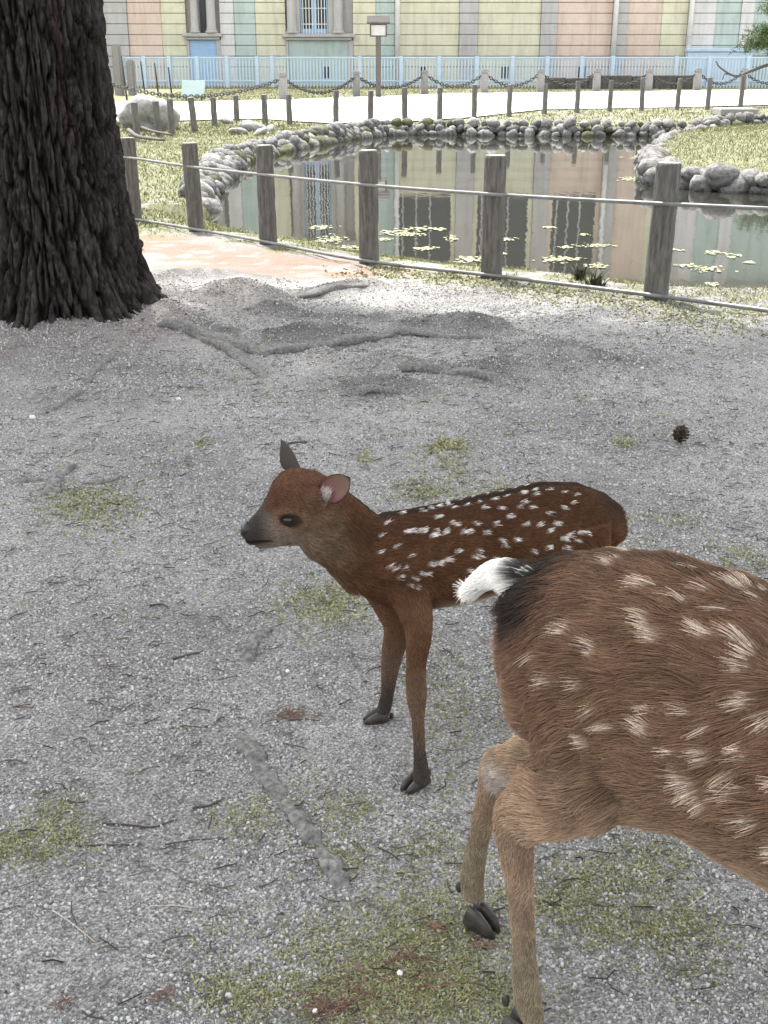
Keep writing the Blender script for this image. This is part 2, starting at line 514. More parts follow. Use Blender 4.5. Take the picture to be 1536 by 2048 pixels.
# pale path, laid on the land as a thin sheet that follows it
near_edge = [(-30, 27.5), (-8, 30.5), (-5.2, 31.5), (-3.4, 32.2), (-1.4, 30.4), (.5, 30.9), (2.4, 32.9), (4.8, 37.2), (9, 38.6), (14, 41), (30, 46)]
far_edge = [(-30, 39.5), (-8, 42.6), (-4, 44.5), (0, 48.0), (3, 51.3), (7, 52.3), (12, 54), (18, 56), (30, 59)]
pxs = np.linspace(-30, 30, 121)
ne = np.interp(pxs, *zip(*near_edge)) + .25 * (vnoise(np.stack([pxs * .9, 0 * pxs, 0 * pxs], -1), 3) - .5)
fe = np.interp(pxs, *zip(*far_edge)) + .2 * (vnoise(np.stack([pxs * .9, 0 * pxs, 0 * pxs], -1), 9) - .5)
T = np.linspace(0, 1, 41)
PX = np.repeat(pxs[None], 41, 0); PY = ne[None] * (1 - T[:, None]) + fe[None] * T[:, None]
PZ = terrain(PX, PY, False) + .035
pi_ = np.arange(PX.size).reshape(PX.shape)
path = fastmesh('path', np.stack([PX, PY, PZ], -1).reshape(-1, 3), np.stack([pi_[:-1, :-1], pi_[:-1, 1:], pi_[1:, 1:], pi_[1:, :-1]], -1).reshape(-1, 4), M['path'], None, True)
tag(path, kind='structure')

water = meshobj('water', [(-6, 7.2, WZ), (24, 7.2, WZ), (24, 35, WZ), (-6, 35, WZ)], [(0, 1, 2, 3)], M['water'])
tag(water, kind='structure')

# ------------------------------------------------------------------ building behind the blue fence
BY = 64.0                                            # wall face
def bx(px, py=80, Yd=BY): return float(at(px, py, Yd)[0])
def bz(py, Yd=BY): return float(at(768, py, Yd)[2])
bld = empty('museum_building', (0, BY, 0.25))
tag(bld, 'long pale stone building with grey pilasters and tall windows behind blue fence', 'building')
def bpart(name, x0, x1, y0, y1, z0, z1, mat, parent=bld, bev=.012):
    """world boxes under the building"""
    o = bevbox(name, x0, x1, y0 - BY, y1 - BY, z0 - .25, z1 - .25, mat, None, bev)
    o.parent = parent if parent is not bld else bld
    return o
bays = [  # photo x of the left and right edge, kind
    (-620, -480, 'cream'), (-480, -440, 'grey'), (-440, -300, 'cream'), (-300, -260, 'grey'), (-260, -120, 'peach'), (-120, -80, 'grey'), (-80, 60, 'cream'), (60, 200, 'cream'),
    (200, 258, 'grey'), (258, 325, 'peach'), (325, 374, 'cream'), (374, 442, 'win'), (442, 470, 'light'), (470, 512, 'teal'), (512, 572, 'cream'),
    (572, 706, 'win'), (706, 752, 'cream'), (752, 789, 'teal'), (789, 918, 'cream'), (918, 955, 'grey'), (955, 1080, 'cream'), (1080, 1113, 'grey'),
    (1113, 1222, 'peach'), (1222, 1252, 'grey'), (1252, 1320, 'peach'), (1320, 1372, 'cream'), (1372, 1426, 'light'), (1426, 1476, 'teal'), (1476, 1502, 'light'),
    (1502, 1640, 'teal'), (1640, 1680, 'grey'), (1680, 1820, 'cream'), (1820, 1860, 'grey'), (1860, 2000, 'peach'), (2000, 2040, 'grey'), (2040, 2180, 'cream')]
course_z = [.2] + [bz(y) for y in (134, 112.5, 91, 69.5, 48, 26.5, 5)] + [4.65]
proud = {'grey': .14, 'light': .12, 'cream': 0, 'peach': 0, 'teal': .04}
for i, (a, c_, kind) in enumerate(bays):
    xa, xb = bx(a), bx(c_)
    if kind == 'win': continue
    m_ = M['w_' + kind]
    for k in range(len(course_z) - 1):
        bpart('wall_block', xa + .004, xb - .004, BY - proud[kind] - random.uniform(0, .008), BY + .4, course_z[k] + .012, course_z[k + 1] - .012, m_, bev=.018)
    # upper storey, seen only as a reflection in the pond
    if kind in ('cream', 'peach') and 789 <= a <= 1200:
        w = xb - xa
        bpart('window', xa + .25, xb - .25, BY + .1, BY + .16, 4.66, 9.4, M['glass'])
        for s in range(3):
            bpart('window_bar', xa + .25 + w * .22 * s - .0 + .2, xa + .25 + w * .22 * s + .28, BY + .06, BY + .099, 4.66, 9.4, M['w_grey'], bev=.005)
        bpart('jamb', xa + .004, xa + .25, BY, BY + .4, 4.66, 9.4, m_); bpart('jamb', xb - .25, xb - .004, BY, BY + .4, 4.66, 9.4, m_)
    else:
        bpart('upper_wall', xa + .004, xb - .004, BY - proud[kind], BY + .4, 4.66, 9.4, m_)
bpart('backing_wall', bx(-620), bx(2180), BY + .42, BY + .9, .2, 9.4, M['w_frame'], bev=.01)
bpart('cornice', bx(-630), bx(2190), BY - .55, BY + .9, 9.41, 9.9, M['w_grey'])
v, f = [(bx(-640), BY - 1.1, 9.91), (bx(2200), BY - 1.1, 9.91), (bx(2150), BY + 9, 14), (bx(-590), BY + 9, 14), (bx(2200), BY + 19, 9.91), (bx(-640), BY + 19, 9.91)], [(0, 1, 2, 3), (3, 2, 4, 5), (0, 3, 5), (1, 4, 2), (0, 5, 4, 1)]
ro = meshobj('roof', [(p[0], p[1] - BY, p[2] - .25) for p in v], f, M['roof'], bld)
def bwindow(x0, x1, cx0, cx1, panel, sill_y):
    """stone surround with columns, sill on brackets, barred window and a panel below"""
    xa, xb = bx(x0), bx(x1)
    zs = bz(sill_y)
    bpart('wall_recess', xa, xb, BY + .25, BY + .4, .2, 9.4, M['w_frame'])
    bpart('window_sill', xa - .18, xb + .12, BY - .38, BY + .2, zs - .12, zs + .06, M['w_frame'], bev=.03)
    bpart('sill_moulding', xa - .02, xb - .04, BY - .26, BY + .2, zs - .26, zs - .121, M['w_frame'], bev=.03)
    bpart('apron_panel', xa + .12, xb - .25, BY - .03, BY + .24, .2, zs - .262, panel)
    bpart('apron_side', xa, xa + .118, BY - .1, BY + .24, .2, zs - .262, M['w_grey'])
    bpart('apron_side', xb - .248, xb, BY - .1, BY + .24, .2, zs - .262, M['w_grey'])
    top = 7.0
    bpart('lintel', xa - .1, xb + .1, BY - .3, BY + .24, top, top + .5, M['w_frame'], bev=.03)
    return xa, xb, zs, top
def column(x, z0, z1, r):
    prof = [(r * 1.35, z0), (r * 1.35, z0 + .10), (r * 1.05, z0 + .14), (r * 1.18, z0 + .2), (r, z0 + .26), (r * .93, z1 - .3), (r * 1.2, z1 - .2), (r * 1.3, z1)]
    v, f = lathe(prof, 18)
    meshobj('column', [(p[0] + x, p[1] - .16, p[2] - .25) for p in v], f, M['w_frame'], bld, True)
# the narrow window, seen behind the trunk's right side
xa, xb, zs, top = bwindow(374, 442, 383, 437, M['bluebar'], 69)
column(bx(392), zs + .062, top, .20); column(bx(425), zs + .062, top, .24)
w = bpart('window', bx(402), bx(414), BY + .12, BY + .18, zs + .07, top - .01, M['glass'])
# the wide barred window
xa, xb, zs, top = bwindow(572, 706, 600, 657, M['w_teal'], 70)
column(bx(585), zs + .062, top, .24); column(bx(677), zs + .062, top, .24)
bpart('window_jamb', bx(592), bx(601), BY - .06, BY + .24, zs + .062, top - .01, M['w_frame'])
bpart('window_jamb', bx(657), bx(668), BY - .06, BY + .24, zs + .062, top - .01, M['w_frame'])
bpart('window_pane', bx(601), bx(657), BY + .16, BY + .2, zs + .07, top - .01, M['glass'])
for x0, x1 in ((601.5, 604.5), (624, 634), (653.5, 656.5)):
    bpart('window_frame', bx(x0), bx(x1), BY + .06, BY + .155, zs + .075, top - .02, M['bluebar'])
bpart('window_frame', bx(605), bx(653), BY + .058, BY + .15, zs + .075, zs + .3, M['bluebar'])
for xx in np.linspace(607, 650, 8):
    bpart('window_bar', bx(xx) - .022, bx(xx) + .022, BY - .0, BY + .045, zs + .07, top - .02, M['white_pipe'], bev=.004)
for zz in np.arange(zs + .5, top - .2, .75):
    bpart('window_bar', bx(603), bx(655), BY + .046, BY + .057, zz, zz + .045, M['white_pipe'], bev=.004)
# rain pipes
for pa in (795, 1226, 1375):
    v, f = lathe([(.13, 0), (.13, 9.2)], 14)
    x_ = bx(pa)
    meshobj('drain_pipe', [(p[0] + x_, p[1] - .34, p[2]) for p in v], f, M['white_pipe'], bld, True)
# raised blue plinth at the right
bpart('plinth', bx(1372), bx(1502), BY - .62, BY - .16, .2, bz(104), M['blue'], bev=.03)
bpart('plinth_cap', bx(1369), bx(1506), BY - .7, BY - .16, bz(104) + .001, bz(97), M['blue'], bev=.03)
# dark basement vents
for pa in (651, 847, 1012, 1167):
    v_ = bpart('basement_vent', bx(pa - 7), bx(pa + 7), BY - .05, BY + .1, bz(156), bz(133), M['glass'])
    for dx in (-4, 0, 4):
        bpart('vent_bar', bx(pa + dx) - .02, bx(pa + dx) + .02, BY - .085, BY - .051, bz(156), bz(133), M['chain'], bev=.004)

# ------------------------------------------------------------------ pale blue picket fence
FY = 60.0
fen = empty('picket_fence', (0, FY, .25))
tag(fen, 'pale blue metal picket fence running along the building', 'fence')
def fx(px): return float(at(px, 150, FY)[0])
zt, zb = float(at(768, 114, FY)[2]), .27
pk = None
x_ = fx(236)
xs_end = fx(1600)
base = bevbox('picket', -.035, .035, -.02, .02, 0, zt - zb - .06, M['blue'], fen, .006)
base.location = (x_, 0, zb - .25); first = True
n_p = 0
while x_ < xs_end and n_p < 290:
    x_ += .158; n_p += 1
    o = base.copy(); link(o); o.parent = fen; o.location = (x_, 0, zb - .25 + random.uniform(-.01, .01))
for zz in (zt - .07, zb + .3):
    bevbox('fence_rail', fx(232), xs_end + .2, -.065, -.022, zz - .25, zz - .25 + .075, M['blue'], fen, .008)
for pa in (246, 290, 340, 396, 455, 515, 545, 720, 802, 878, 953, 1024, 1093, 1162, 1224, 1350, 1416, 1493, 1560):
    bevbox('fence_post', fx(pa) - .09, fx(pa) + .09, -.16, -.067, zb - .35, zt - .25 + .04, M['blue'], fen, .012)

# ------------------------------------------------------------------ stone bollards and iron chains along the path
pil = [(567, 147, 202), (713, 145, 197), (849, 145, 193), (968, 143, 190), (1080, 140, 187), (1192, 140, 185), (1296, 137, 183), (1393, 137, 181), (1484, 135, 180), (1590, 133, 178)]
ORD = ['first', 'second', 'third', 'fourth', 'fifth', 'sixth', 'seventh', 'eighth', 'ninth', 'tenth', 'eleventh', 'twelfth', 'thirteenth', 'fourteenth', 'fifteenth', 'sixteenth', 'seventeenth', 'eighteenth', 'nineteenth', 'twentieth']
pnames = ['second granite bollard from the notice post, on the side of the display board', 'first granite bollard from the notice post, on the side of the display board'] + [ORD[k] + ' granite bollard from the notice post, on the side of the garden pine' for k in range(8)]
cnames = ['iron chain between the two granite bollards nearest the display board', 'iron chain sagging past the wooden notice post between two granite bollards'] + ['iron chain between the ' + ORD[k] + ' and ' + ORD[k + 1] + ' bollard from the notice post toward the garden pine' for k in range(8)]
pil_pos = []
prof = [(.150, 0), (.150, .80)]
pm = bevbox('shaft', -.15, .15, -.15, .15, -.1, .80, M['granite'], None, .02)
cm = bevbox('cap_stone', -.17, .17, -.17, .17, .801, .95, M['granite'], None, .05, 2)
for i, (x, t, bo) in enumerate(pil):
    p = at(x, bo, np.interp(i, [0, 1, 2, 4, 9], [44.8, 48.2, 51.0, 52.8, 56.5]))
    z = tz(p[0], p[1])
    e = empty('stone_bollard', (p[0], p[1], z), random.uniform(-.1, .1))
    tag(e, pnames[i], 'bollard', 'granite bollards along the path')
    for src in (pm, cm):
        o = src if i == 0 else src.copy()
        if i: link(o)
        o.parent = e
    pil_pos.append(np.array([p[0], p[1], z + .72]))
def chain_mesh(a, b_, sag, link_len=.16, r=.026):
    n = max(6, int(np.linalg.norm(b_ - a) / (link_len * .72)))
    P = []; F_ = []
    for i in range(n):
        t = (i + .5) / n; dt = .5 / n
        q = lambda s: a * (1 - s) + b_ * s - np.array([0, 0, sag * 4 * s * (1 - s)])
        c0, c1 = q(t - dt), q(t + dt)
        d = (c1 - c0); d /= np.linalg.norm(d)
        up = np.array([0, 0, 1.]) if i % 2 else np.cross(d, [0, 0, 1.])
        up = up - d * (up @ d); up /= np.linalg.norm(up); sd_ = np.cross(d, up)
        c = (c0 + c1) / 2
        o = len(P)
        for k in range(8):
            A = 2 * math.pi * k / 8
            cen = c + d * (math.cos(A) * link_len * .46) + up * (math.sin(A) * .055)
            nn = d * math.cos(A) + up * math.sin(A)
            for j in range(4):
                B = 2 * math.pi * j / 4
                P.append(tuple(cen + nn * (r * math.cos(B)) + sd_ * (r * math.sin(B))))
        for k in range(8):
            for j in range(4):
                F_.append((o + k * 4 + j, o + ((k + 1) % 8) * 4 + j, o + ((k + 1) % 8) * 4 + (j + 1) % 4, o + k * 4 + (j + 1) % 4))
    return P, F_
for i in range(len(pil_pos) - 1):
    a, b_ = pil_pos[i], pil_pos[i + 1]
    d = (b_ - a) / np.linalg.norm(b_ - a)
    v, f = chain_mesh(a + d * .13, b_ - d * .13, .42 if i else .5)
    o = meshobj('chain', v, f, M['chain'])
    tag(o, cnames[i], 'chain', 'chains between the bollards')
a = np.array([-9.5, 41.8, .75]); d = pil_pos[0] - a; d /= np.linalg.norm(d)
v, f = chain_mesh(a, pil_pos[0] - d * .13, .5)
tag(meshobj('chain', v, f, M['chain']), 'iron chain sagging low over the grass behind the display board', 'chain', 'chains between the bollards')
e = empty('stone_bollard', (-9.6, 41.75, tz(-9.6, 41.75)))
tag(e, 'granite bollard hidden behind the big trunk at the chain end', 'bollard', 'granite bollards along the path')
for src in (pm, cm):
    o = src.copy(); link(o); o.parent = e

# dark low stone wall behind the chains
xa, xb = at(1086, 186, 57.5)[0], at(1392, 186, 57.5)[0]
lw = empty('low_stone_wall', ((xa + xb) / 2, 57.5, tz(10, 57.5)))
tag(lw, 'long low dark stone kerb wall between chain bollards and blue fence', 'low wall')
n = 7
for k in range(n):
    w_ = (xb - xa) / n
    bevbox('stone', -(xb - xa) / 2 + k * w_ + .012, -(xb - xa) / 2 + (k + 1) * w_ - .012, -.25 + random.uniform(-.02, .02), .3, -.15, (.62 if k > 1 else .52) + random.uniform(-.02, .02), M['dark_stone'], lw, .03)

# grey stone block wall seen past the trunk, under the fence's left end
gw = empty('stone_gatepost', tuple(at(252, 188, 50.0)))
tag(gw, 'rough grey stone post pair standing right beside the big trunk in the background', 'stone post')
for dx, h, w_ in ((-.25, 1.9, .34), (.28, 1.3, .3)):
    o = bevbox('stone', dx - w_ / 2, dx + w_ / 2, -.2, .2, -.3, h, M['granite'], gw, .05, 2)

# ------------------------------------------------------------------ wooden notice post with a little roof
p = at(757, 187, 47.2); zz = tz(p[0], p[1])
ns = empty('notice_post', (p[0], p[1], zz))
tag(ns, 'tall wooden post with a small roofed notice box in front of the building', 'notice post')
sc_ = 2277 / (47.2 * .931)
H = (187 - 44) / sc_ / .98
bevbox('post', -.10, .10, -.10, .10, -.1, H - .62, M['oldwood'], ns, .015)
bd = bevbox('notice_box', -.33, .33, -.12, .12, H - .62, H - .16, M['oldwood'], ns, .015)
bevbox('notice_panel', -.27, .27, -.145, -.121, H - .57, H - .21, M['w_frame'], bd, .006)
rf_v = [(-.44, -.26, H - .16), (.44, -.26, H - .16), (.44, .26, H - .16), (-.44, .26, H - .16), (-.40, 0, H + .06), (.40, 0, H + .06), (-.44, -.26, H - .11), (.44, -.26, H - .11), (.44, .26, H - .11), (-.44, .26, H - .11), (-.42, 0, H + .11), (.42, 0, H + .11)]
rr = meshobj('roof', *join([([(-.44, -.26, H - .159), (.44, -.26, H - .159), (.44, .26, H - .159), (-.44, .26, H - .159), (-.44, -.26, H - .11), (.44, -.26, H - .11), (.44, .26, H - .11), (-.44, .26, H - .11), (-.44, 0, H + .12), (.44, 0, H + .12)],
     [(3, 2, 1, 0), (0, 1, 5, 4), (2, 3, 7, 6), (4, 5, 9, 8), (6, 7, 8, 9), (0, 4, 8, 7, 3), (1, 2, 6, 9, 5)])]), M['oldwood'], ns)

# slanted white-teal board by the path
p = ground_px(388, 203)
bo = empty('display_board', tuple(p))
tag(bo, 'small slanted pale teal display board standing on the grass by the path', 'board')
for s in (-.28, .28):
    bevbox('leg', s - .03, s + .03, -.02, .04, -.05, .42, M['rail'], bo, .006)
pan = bevbox('panel', -.42, .42, -.02, .02, -.34, .34, M['teal_board'], bo, .008)
pan.location = (0, 0, .44); pan.rotation_euler = (math.radians(-38), 0, 0)

# thin dark stakes
for x, t, bo_ in ((250, 120, 200), (285, 128, 182), (313, 132, 190), (340, 140, 195)):
    p = ground_px(x + 4, bo_)
    h = (bo_ - t) / FPX * p[1] * .97
    v, f = lathe([(.035, -.1), (.033, h * .6), (.03, h)], 10)
    o = meshobj('stake', v, f, M['chain'], None, True)
    o.location = p; o.rotation_euler = (random.uniform(-.03, .03), -.06, 0)
    tag(o, ORD[{250: 0, 285: 1, 313: 2, 340: 3}[x]] + ' thin dark iron stake from the big trunk, in the grass behind the boulder', 'stake', 'stakes behind the boulder')

# ------------------------------------------------------------------ rocks
def rockmesh(name, seed, sub=2, amp=.35, mat='rock'):
    bm = bmesh.new(); bmesh.ops.create_icosphere(bm, subdivisions=sub, radius=.5)
    P = np.array([v.co[:] for v in bm.verts])
    f1, ed, cid = worley(P * 2.3 + seed, seed)
    d = (fbm(P * 2.4 + seed * 3.1, 3, seed) - .5) * amp * 1.6 + (cid - .5) * amp * .35
    for v, k in zip(bm.verts, d): v.co = v.co * (1 + k)
    me = bpy.data.meshes.new(name); bm.to_mesh(me); bm.free()
    me.polygons.foreach_set('use_smooth', [sub > 1] * len(me.polygons))
    me.materials.append(M[mat])
    return me
ROCKS = [rockmesh('stone_shape', 11 + k, 2, .55, ['rock', 'rock', 'rock_pale', 'rock', 'rock_moss', 'rock_pale', 'rock'][k]) for k in range(7)]
def rock(me, name, loc, s, parent=None, rot=None):
    o = bpy.data.objects.new(name, me); link(o, parent)
    o.location = loc; o.scale = s
    o.rotation_euler = rot or (random.uniform(-.5, .5), random.uniform(-.5, .5), random.uniform(0, 6.28))
    return o
edging = empty('pond_edging', (0, 28, WZ))
tag(edging, 'rounded grey boulders stacked as an edging along the far side of the pond', 'stone edging')
fw = [np.array(p) for p in far_w][::-1]                # left to right
fw = [gp(376, 422, WZ)[:2], gp(383, 402, WZ)[:2]] + fw + [np.array((12.0, 33.2)), np.array((15.5, 33.4))]
fw = smoothpath([(*p, 0) for p in fw], 8)
L = np.concatenate([[0], np.cumsum([np.linalg.norm(fw[i + 1][:2] - fw[i][:2]) for i in range(len(fw) - 1)])])
def along(s):
    return np.array([np.interp(s, L, [q[0] for q in fw]), np.interp(s, L, [q[1] for q in fw])])
nst = 0
for row in range(3):
    s = random.uniform(0, .2)
    while s < L[-1]:
        p = along(s)
        big_ = np.interp(p[1], [13, 20, 29], [.26, .25, .26])
        w_ = big_ * random.uniform(.55, 1.55) * (1.1 if row == 0 else .95)
        q = along(min(s + .05, L[-1])); t = q - along(max(s - .05, 0)); t /= np.linalg.norm(t) + 1e-9
        out = np.array([-t[1], t[0]])
        land_z = tz(*(p + out * .3))
        zr = WZ + .02 + (land_z - WZ + .05) * (row / 2.0) * .95
        off = -.20 + .085 * row + random.uniform(-.05, .05)
        k = random.choice([0, 1, 2, 3, 3, 4, 5, 6, 6, 0] if row else [0, 1, 3, 4, 6, 0, 1])
        rock(ROCKS[k], 'stone', (p[0] + out[0] * off, p[1] + out[1] * off, zr - WZ), (w_, w_ * random.uniform(.75, 1.1), w_ * random.uniform(.6, .9)), edging)
        edging.children[-1].location.y -= 28
        nst += 1
        s += w_ * random.uniform(.72, .98) * (1 if row < 2 else 1.25)
# stones round the grassy peninsula
pe = empty('peninsula_edging', (5, 17, WZ))
tag(pe, 'big rough grey rocks edging the grassy peninsula in the pond', 'stone edging')
pl = smoothpath([(*p, 0) for p in [(7.5, 28.1), (6.2, 25.7), (5.2, 22.3), (4.4, 19.3), (3.95, 17.3), (4.25, 16.5), (4.7, 16.1), (5.25, 15.75), (7, 15.2), (9, 15.1)]], 8)
PL = np.concatenate([[0], np.cumsum([np.linalg.norm(pl[i + 1][:2] - pl[i][:2]) for i in range(len(pl) - 1)])])
for row in range(2):
    s = 0.1 * row
    while s < PL[-1]:
        p = np.array([np.interp(s, PL, [q[0] for q in pl]), np.interp(s, PL, [q[1] for q in pl])])
        w_ = random.uniform(.26, .6) * (1 if p[1] < 20 else .62)
        k = random.choice([0, 1, 3, 6, 6, 3])
        o = rock(ROCKS[k], 'stone', (p[0] - 5 + random.uniform(-.05, .05), p[1] - 17 + random.uniform(-.04, .04), .04 + row * .15), (w_, w_ * .75, w_ * random.uniform(.5, .75)), pe)
        s += w_ * random.uniform(.6, .85)
# boulder and small rocks left of the path
p = ground_px(298, 262)
o = rock(rockmesh('boulder_shape', 41, 4, .6, 'rock_pale'), 'boulder', (p[0], p[1] + .5, p[2] + .2), (1.3, 1.0, .95), None, (0, 0, .4))
tag(o, 'large pale weathered boulder on the grass beyond the fence beside the trunk', 'boulder')
for i, (x, y, s) in enumerate(((455, 247, .5), (490, 252, .42), (505, 262, .7), (520, 270, .45), (478, 268, .4), (540, 262, .35))):
    p = ground_px(x, y)
    o = rock(ROCKS[2 if i % 2 else 5], 'rock', (p[0], p[1], p[2] + .04), (s, s * .7, s * .42))
    tag(o, ['flat pale rock touching the path edge by the short post', 'flat pale rock right beside the short post', 'largest flat pale rock in the group by the short post', 'flat pale rock closest to the pond stones', 'small flat rock on the boulder side of the group', 'smallest flat rock on the notice post side of the group'][i], 'rock', 'flat rocks by the path')
# fallen driftwood branches by the boulder
dw = empty('fallen_branch', tuple(ground_px(270, 285)))
tag(dw, 'bleached fallen branch lying on the grass in front of the boulder', 'branch')
b0 = np.array(dw.location)
for pts in ([(236, 230), (262, 245), (300, 262), (345, 272)], [(236, 246), (275, 250), (320, 255)], [(258, 262), (280, 276), (330, 283)]):
    P = smoothpath([ground_px(x, y + 8) + np.array([0, 0, .10]) - b0 for x, y in pts], 5)
    n = len(P)
    v, f = loft(P, [.05 - .03 * i / n for i in range(n)], None, (0, 0, 1), 8)
    meshobj('limb', v, f, M['oldwood'], dw, True)
# stone slab on two supports at the pond's far right corner
p = at(1470, 232, 34.0)
sl = empty('stone_slab', (p[0], p[1], WZ))
tag(sl, 'flat grey stone slab bridging the pond corner on stone supports', 'slab')
zt_ = float(at(1470, 216, 34.0)[2]) - WZ
bevbox('slab', -.52, .52, -.4, .5, zt_ - .2, zt_, M['granite'], sl, .03)
bevbox('support', -.45, -.15, -.3, .35, -.4, zt_ - .201, M['dark_stone'], sl, .03)
bevbox('support', .2, .45, -.3, .35, -.4, zt_ - .201, M['dark_stone'], sl, .03)
# white pebbles
for i, (x, y, s) in enumerate(((358, 801, .026), (65, 838, .028), (575, 1345, .014), (800, 1950, .013), (630, 2025, .012), (1588 / 2 + 490, 738, .02))):
    p = ground_px(x, y)
    o = rock(ROCKS[1], 'white_pebble', (p[0], p[1], p[2] + s * .25), (s, s * .8, s * .7))
    o.data = rockmesh('white_pebble', 70 + i, 1, .3, 'white_stone')
    tag(o, ['bright white pebble on open gravel between the trunk and the fawn', 'white pebble at the far end of the thin root from the trunk', 'tiny white pebble on gravel between the curved root and the fawn’s legs', 'white pebble among the rusty needles and moss', 'white pebble at the lower edge of the rusty needles', 'tiny white pebble on gravel between the fence and the pine cone'][i], 'pebble', 'white pebbles on the gravel')

# ------------------------------------------------------------------ near fence: bark-textured posts with two pipe rails
nposts = [(270, 275, 443, 11.67), (393, 285, 467, 10.72), (537, 290, 490, 9.71), (738, 300, 525, 8.57), (982, 310, 557, 7.76), (1310, 325, 600, 6.90)]
nf = empty('log_fence', (0, 8.6, -.06))
tag(nf, 'low fence of bark-textured posts with two grey pipe rails before the pond', 'fence')
def barkpost(h, r, seed, nz=36, na=32):
    v = []; f = []
    A = np.linspace(0, 2 * math.pi, na, endpoint=False)
    Zs = np.concatenate([[-.35], np.linspace(-.05, h - .015, nz), [h]])
    for i, z in enumerate(Zs):
        p = np.stack([np.cos(A) * 4.2, np.sin(A) * 4.2, np.full(na, z * 5)], -1)
        d = worley(p * np.array([1, 1, .55]) + seed * 7, seed)[1]
        rr_ = r * (1 - .10 * sstep(.22, .0, d)) + r * .05 * (vnoise(p * 2, seed) - .5)
        if i == len(Zs) - 1: rr_ = rr_ * .9
        rr_ = rr_ * (1 + .05 * (1 - z / h))
        v += [(rr_[k] * math.cos(A[k]), rr_[k] * math.sin(A[k]), z) for k in range(na)]
    m_ = len(Zs)
    for i in range(m_ - 1):
        for k in range(na):
            f.append((i * na + k, i * na + (k + 1) % na, (i + 1) * na + (k + 1) % na, (i + 1) * na + k))
    f.append(tuple(range((m_ - 1) * na, m_ * na)))
    return v, f
npos = []
lean = [-.03, -.045, -.02, -.01, .01, .035]
for i, (x, t, bo_, d) in enumerate(nposts):
    p = at(x, bo_, d); npos.append(p)
    h = float(at(x, t, d)[2] - p[2])
    v, f = barkpost(h, .072, 3 + i)
    o = meshobj('fence_post', v, f, M['post'], nf, True)
    o.data.materials.append(M['post_top']); o.data.polygons[-1].material_index = 1; o.data.polygons[-1].use_smooth = False
    o.location = p - np.array(nf.location); o.rotation_euler = (random.uniform(-.02, .02), lean[i] * .5, 0)
# post that stands beyond the frame on each side so that the rails go on
d_r = npos[5] - npos[4]; d_l = npos[0] - npos[1]
ext_r = npos[5] + d_r * np.array([1.05, 1.0, 1]); ext_l = npos[0] + d_l * 1.05
for k, p in enumerate((ext_r, ext_l)):
    v, f = barkpost(.8, .072, 20 + k)
    o = meshobj('fence_post', v, f, M['post'], nf, True); o.location = p - np.array(nf.location)
    o.data.materials.append(M['post_top']); o.data.polygons[-1].material_index = 1
railpx = {0: [(240, 312), (270, 315), (393, 327), (537, 337), (738, 351), (982, 366), (1310, 387), (1536, 396)],
          1: [(393, 467), (537, 496), (738, 525), (982, 560), (1310, 600), (1536, 627)]}
o0 = np.array(nf.location)
def rail(pts, r):
    P = smoothpath(pts, 4)
    v, f = loft([q - o0 for q in P], [r] * len(P), None, (0, 0, 1), 12)
    meshobj('rail', v, f, M['rail'], nf, True)
fr = np.array([-.35, -.9, 0]) / np.linalg.norm([.35, .9])
seq = [ext_l] + npos + [ext_r]
toph = [.60, .62, .60, .575, .565, .56, .575, .60]
rail([q + np.array([0, 0, hh]) + fr * .078 for q, hh in zip(seq, toph)], .012)
both = [.02, .025, .03, .03, .025, .03, .035, .03]
rail([np.array([q[0], q[1], max(q[2], tz(q[0] + fr[0] * .08, q[1] + fr[1] * .08)) + hh]) + fr * .082 for q, hh in list(zip(seq, both))[1:]], .013)

# ------------------------------------------------------------------ far fence: the row of slim posts round the pond
L_ = [(275, 204, 280), (318, 202, 278), (344, 198, 278), (390, 194, 265), (430, 195, 263), (474, 191, 246), (531, 189, 258), (580, 189, 264), (672, 181, 257), (741, 181, 257), (810, 175, 247), (879, 175, 245), (948, 169, 237), (1018, 169, 231), (1089, 167, 227), (1154, 162, 222), (1219, 160, 220), (1283, 155, 219), (1354, 157, 216), (1415, 155, 214), (1481, 150, 209), (1548, 150, 207)]
Dx = [275, 392, 474, 531, 672, 810, 948, 1089, 1219, 1354, 1548]
Dd = [25.5, 27.5, 31.5, 30.2, 29.9, 30.6, 32.4, 35.4, 36.5, 37.4, 38.2]
base_post = None
def plab(i):
    if i < 2: return ['second slim post from the leaning post, on the side of the big trunk', 'first slim post from the leaning post, on the side of the big trunk'][i]
    return ORD[i - 3 - (i > 5)] + ' slim post from the leaning post along the pond toward the stone slab'
ropetops = []
for i, (x, t, bo_) in enumerate(L_):
    d = float(np.interp(x, Dx, Dd))
    p = at(x, bo_, d); p[2] = tz(p[0], p[1])
    h = float(at(x, t, d)[2]) - p[2]
    if base_post is None:
        v, f = barkpost(.85, .074, 77, 14, 14)
        base_post = bpy.data.meshes.new('slim_post'); base_post.from_pydata(v, [], f)
        base_post.polygons.foreach_set('use_smooth', [True] * len(base_post.polygons))
        base_post.materials.append(M['far_post']); base_post.materials.append(M['post_top']); base_post.polygons[-1].material_index = 1
    o = bpy.data.objects.new('path_post', base_post); link(o)
    o.location = p; o.scale = (1, 1, h / .85)
    o.rotation_euler = (random.uniform(-.03, .03), random.uniform(-.02, .02) + {344: -.10, 390: -.07}.get(x, .0), random.uniform(0, 6))
    tag(o, {344: 'weathered path post leaning hard to one side near the boulder', 474: 'short weathered post standing among the flat rocks by the path'}.get(x, plab(i)), 'post', 'posts between pond and path')
    if x in (344, 474): del o['group']
    if x != 474: ropetops.append(p + np.array([0, 0, h * .72]))

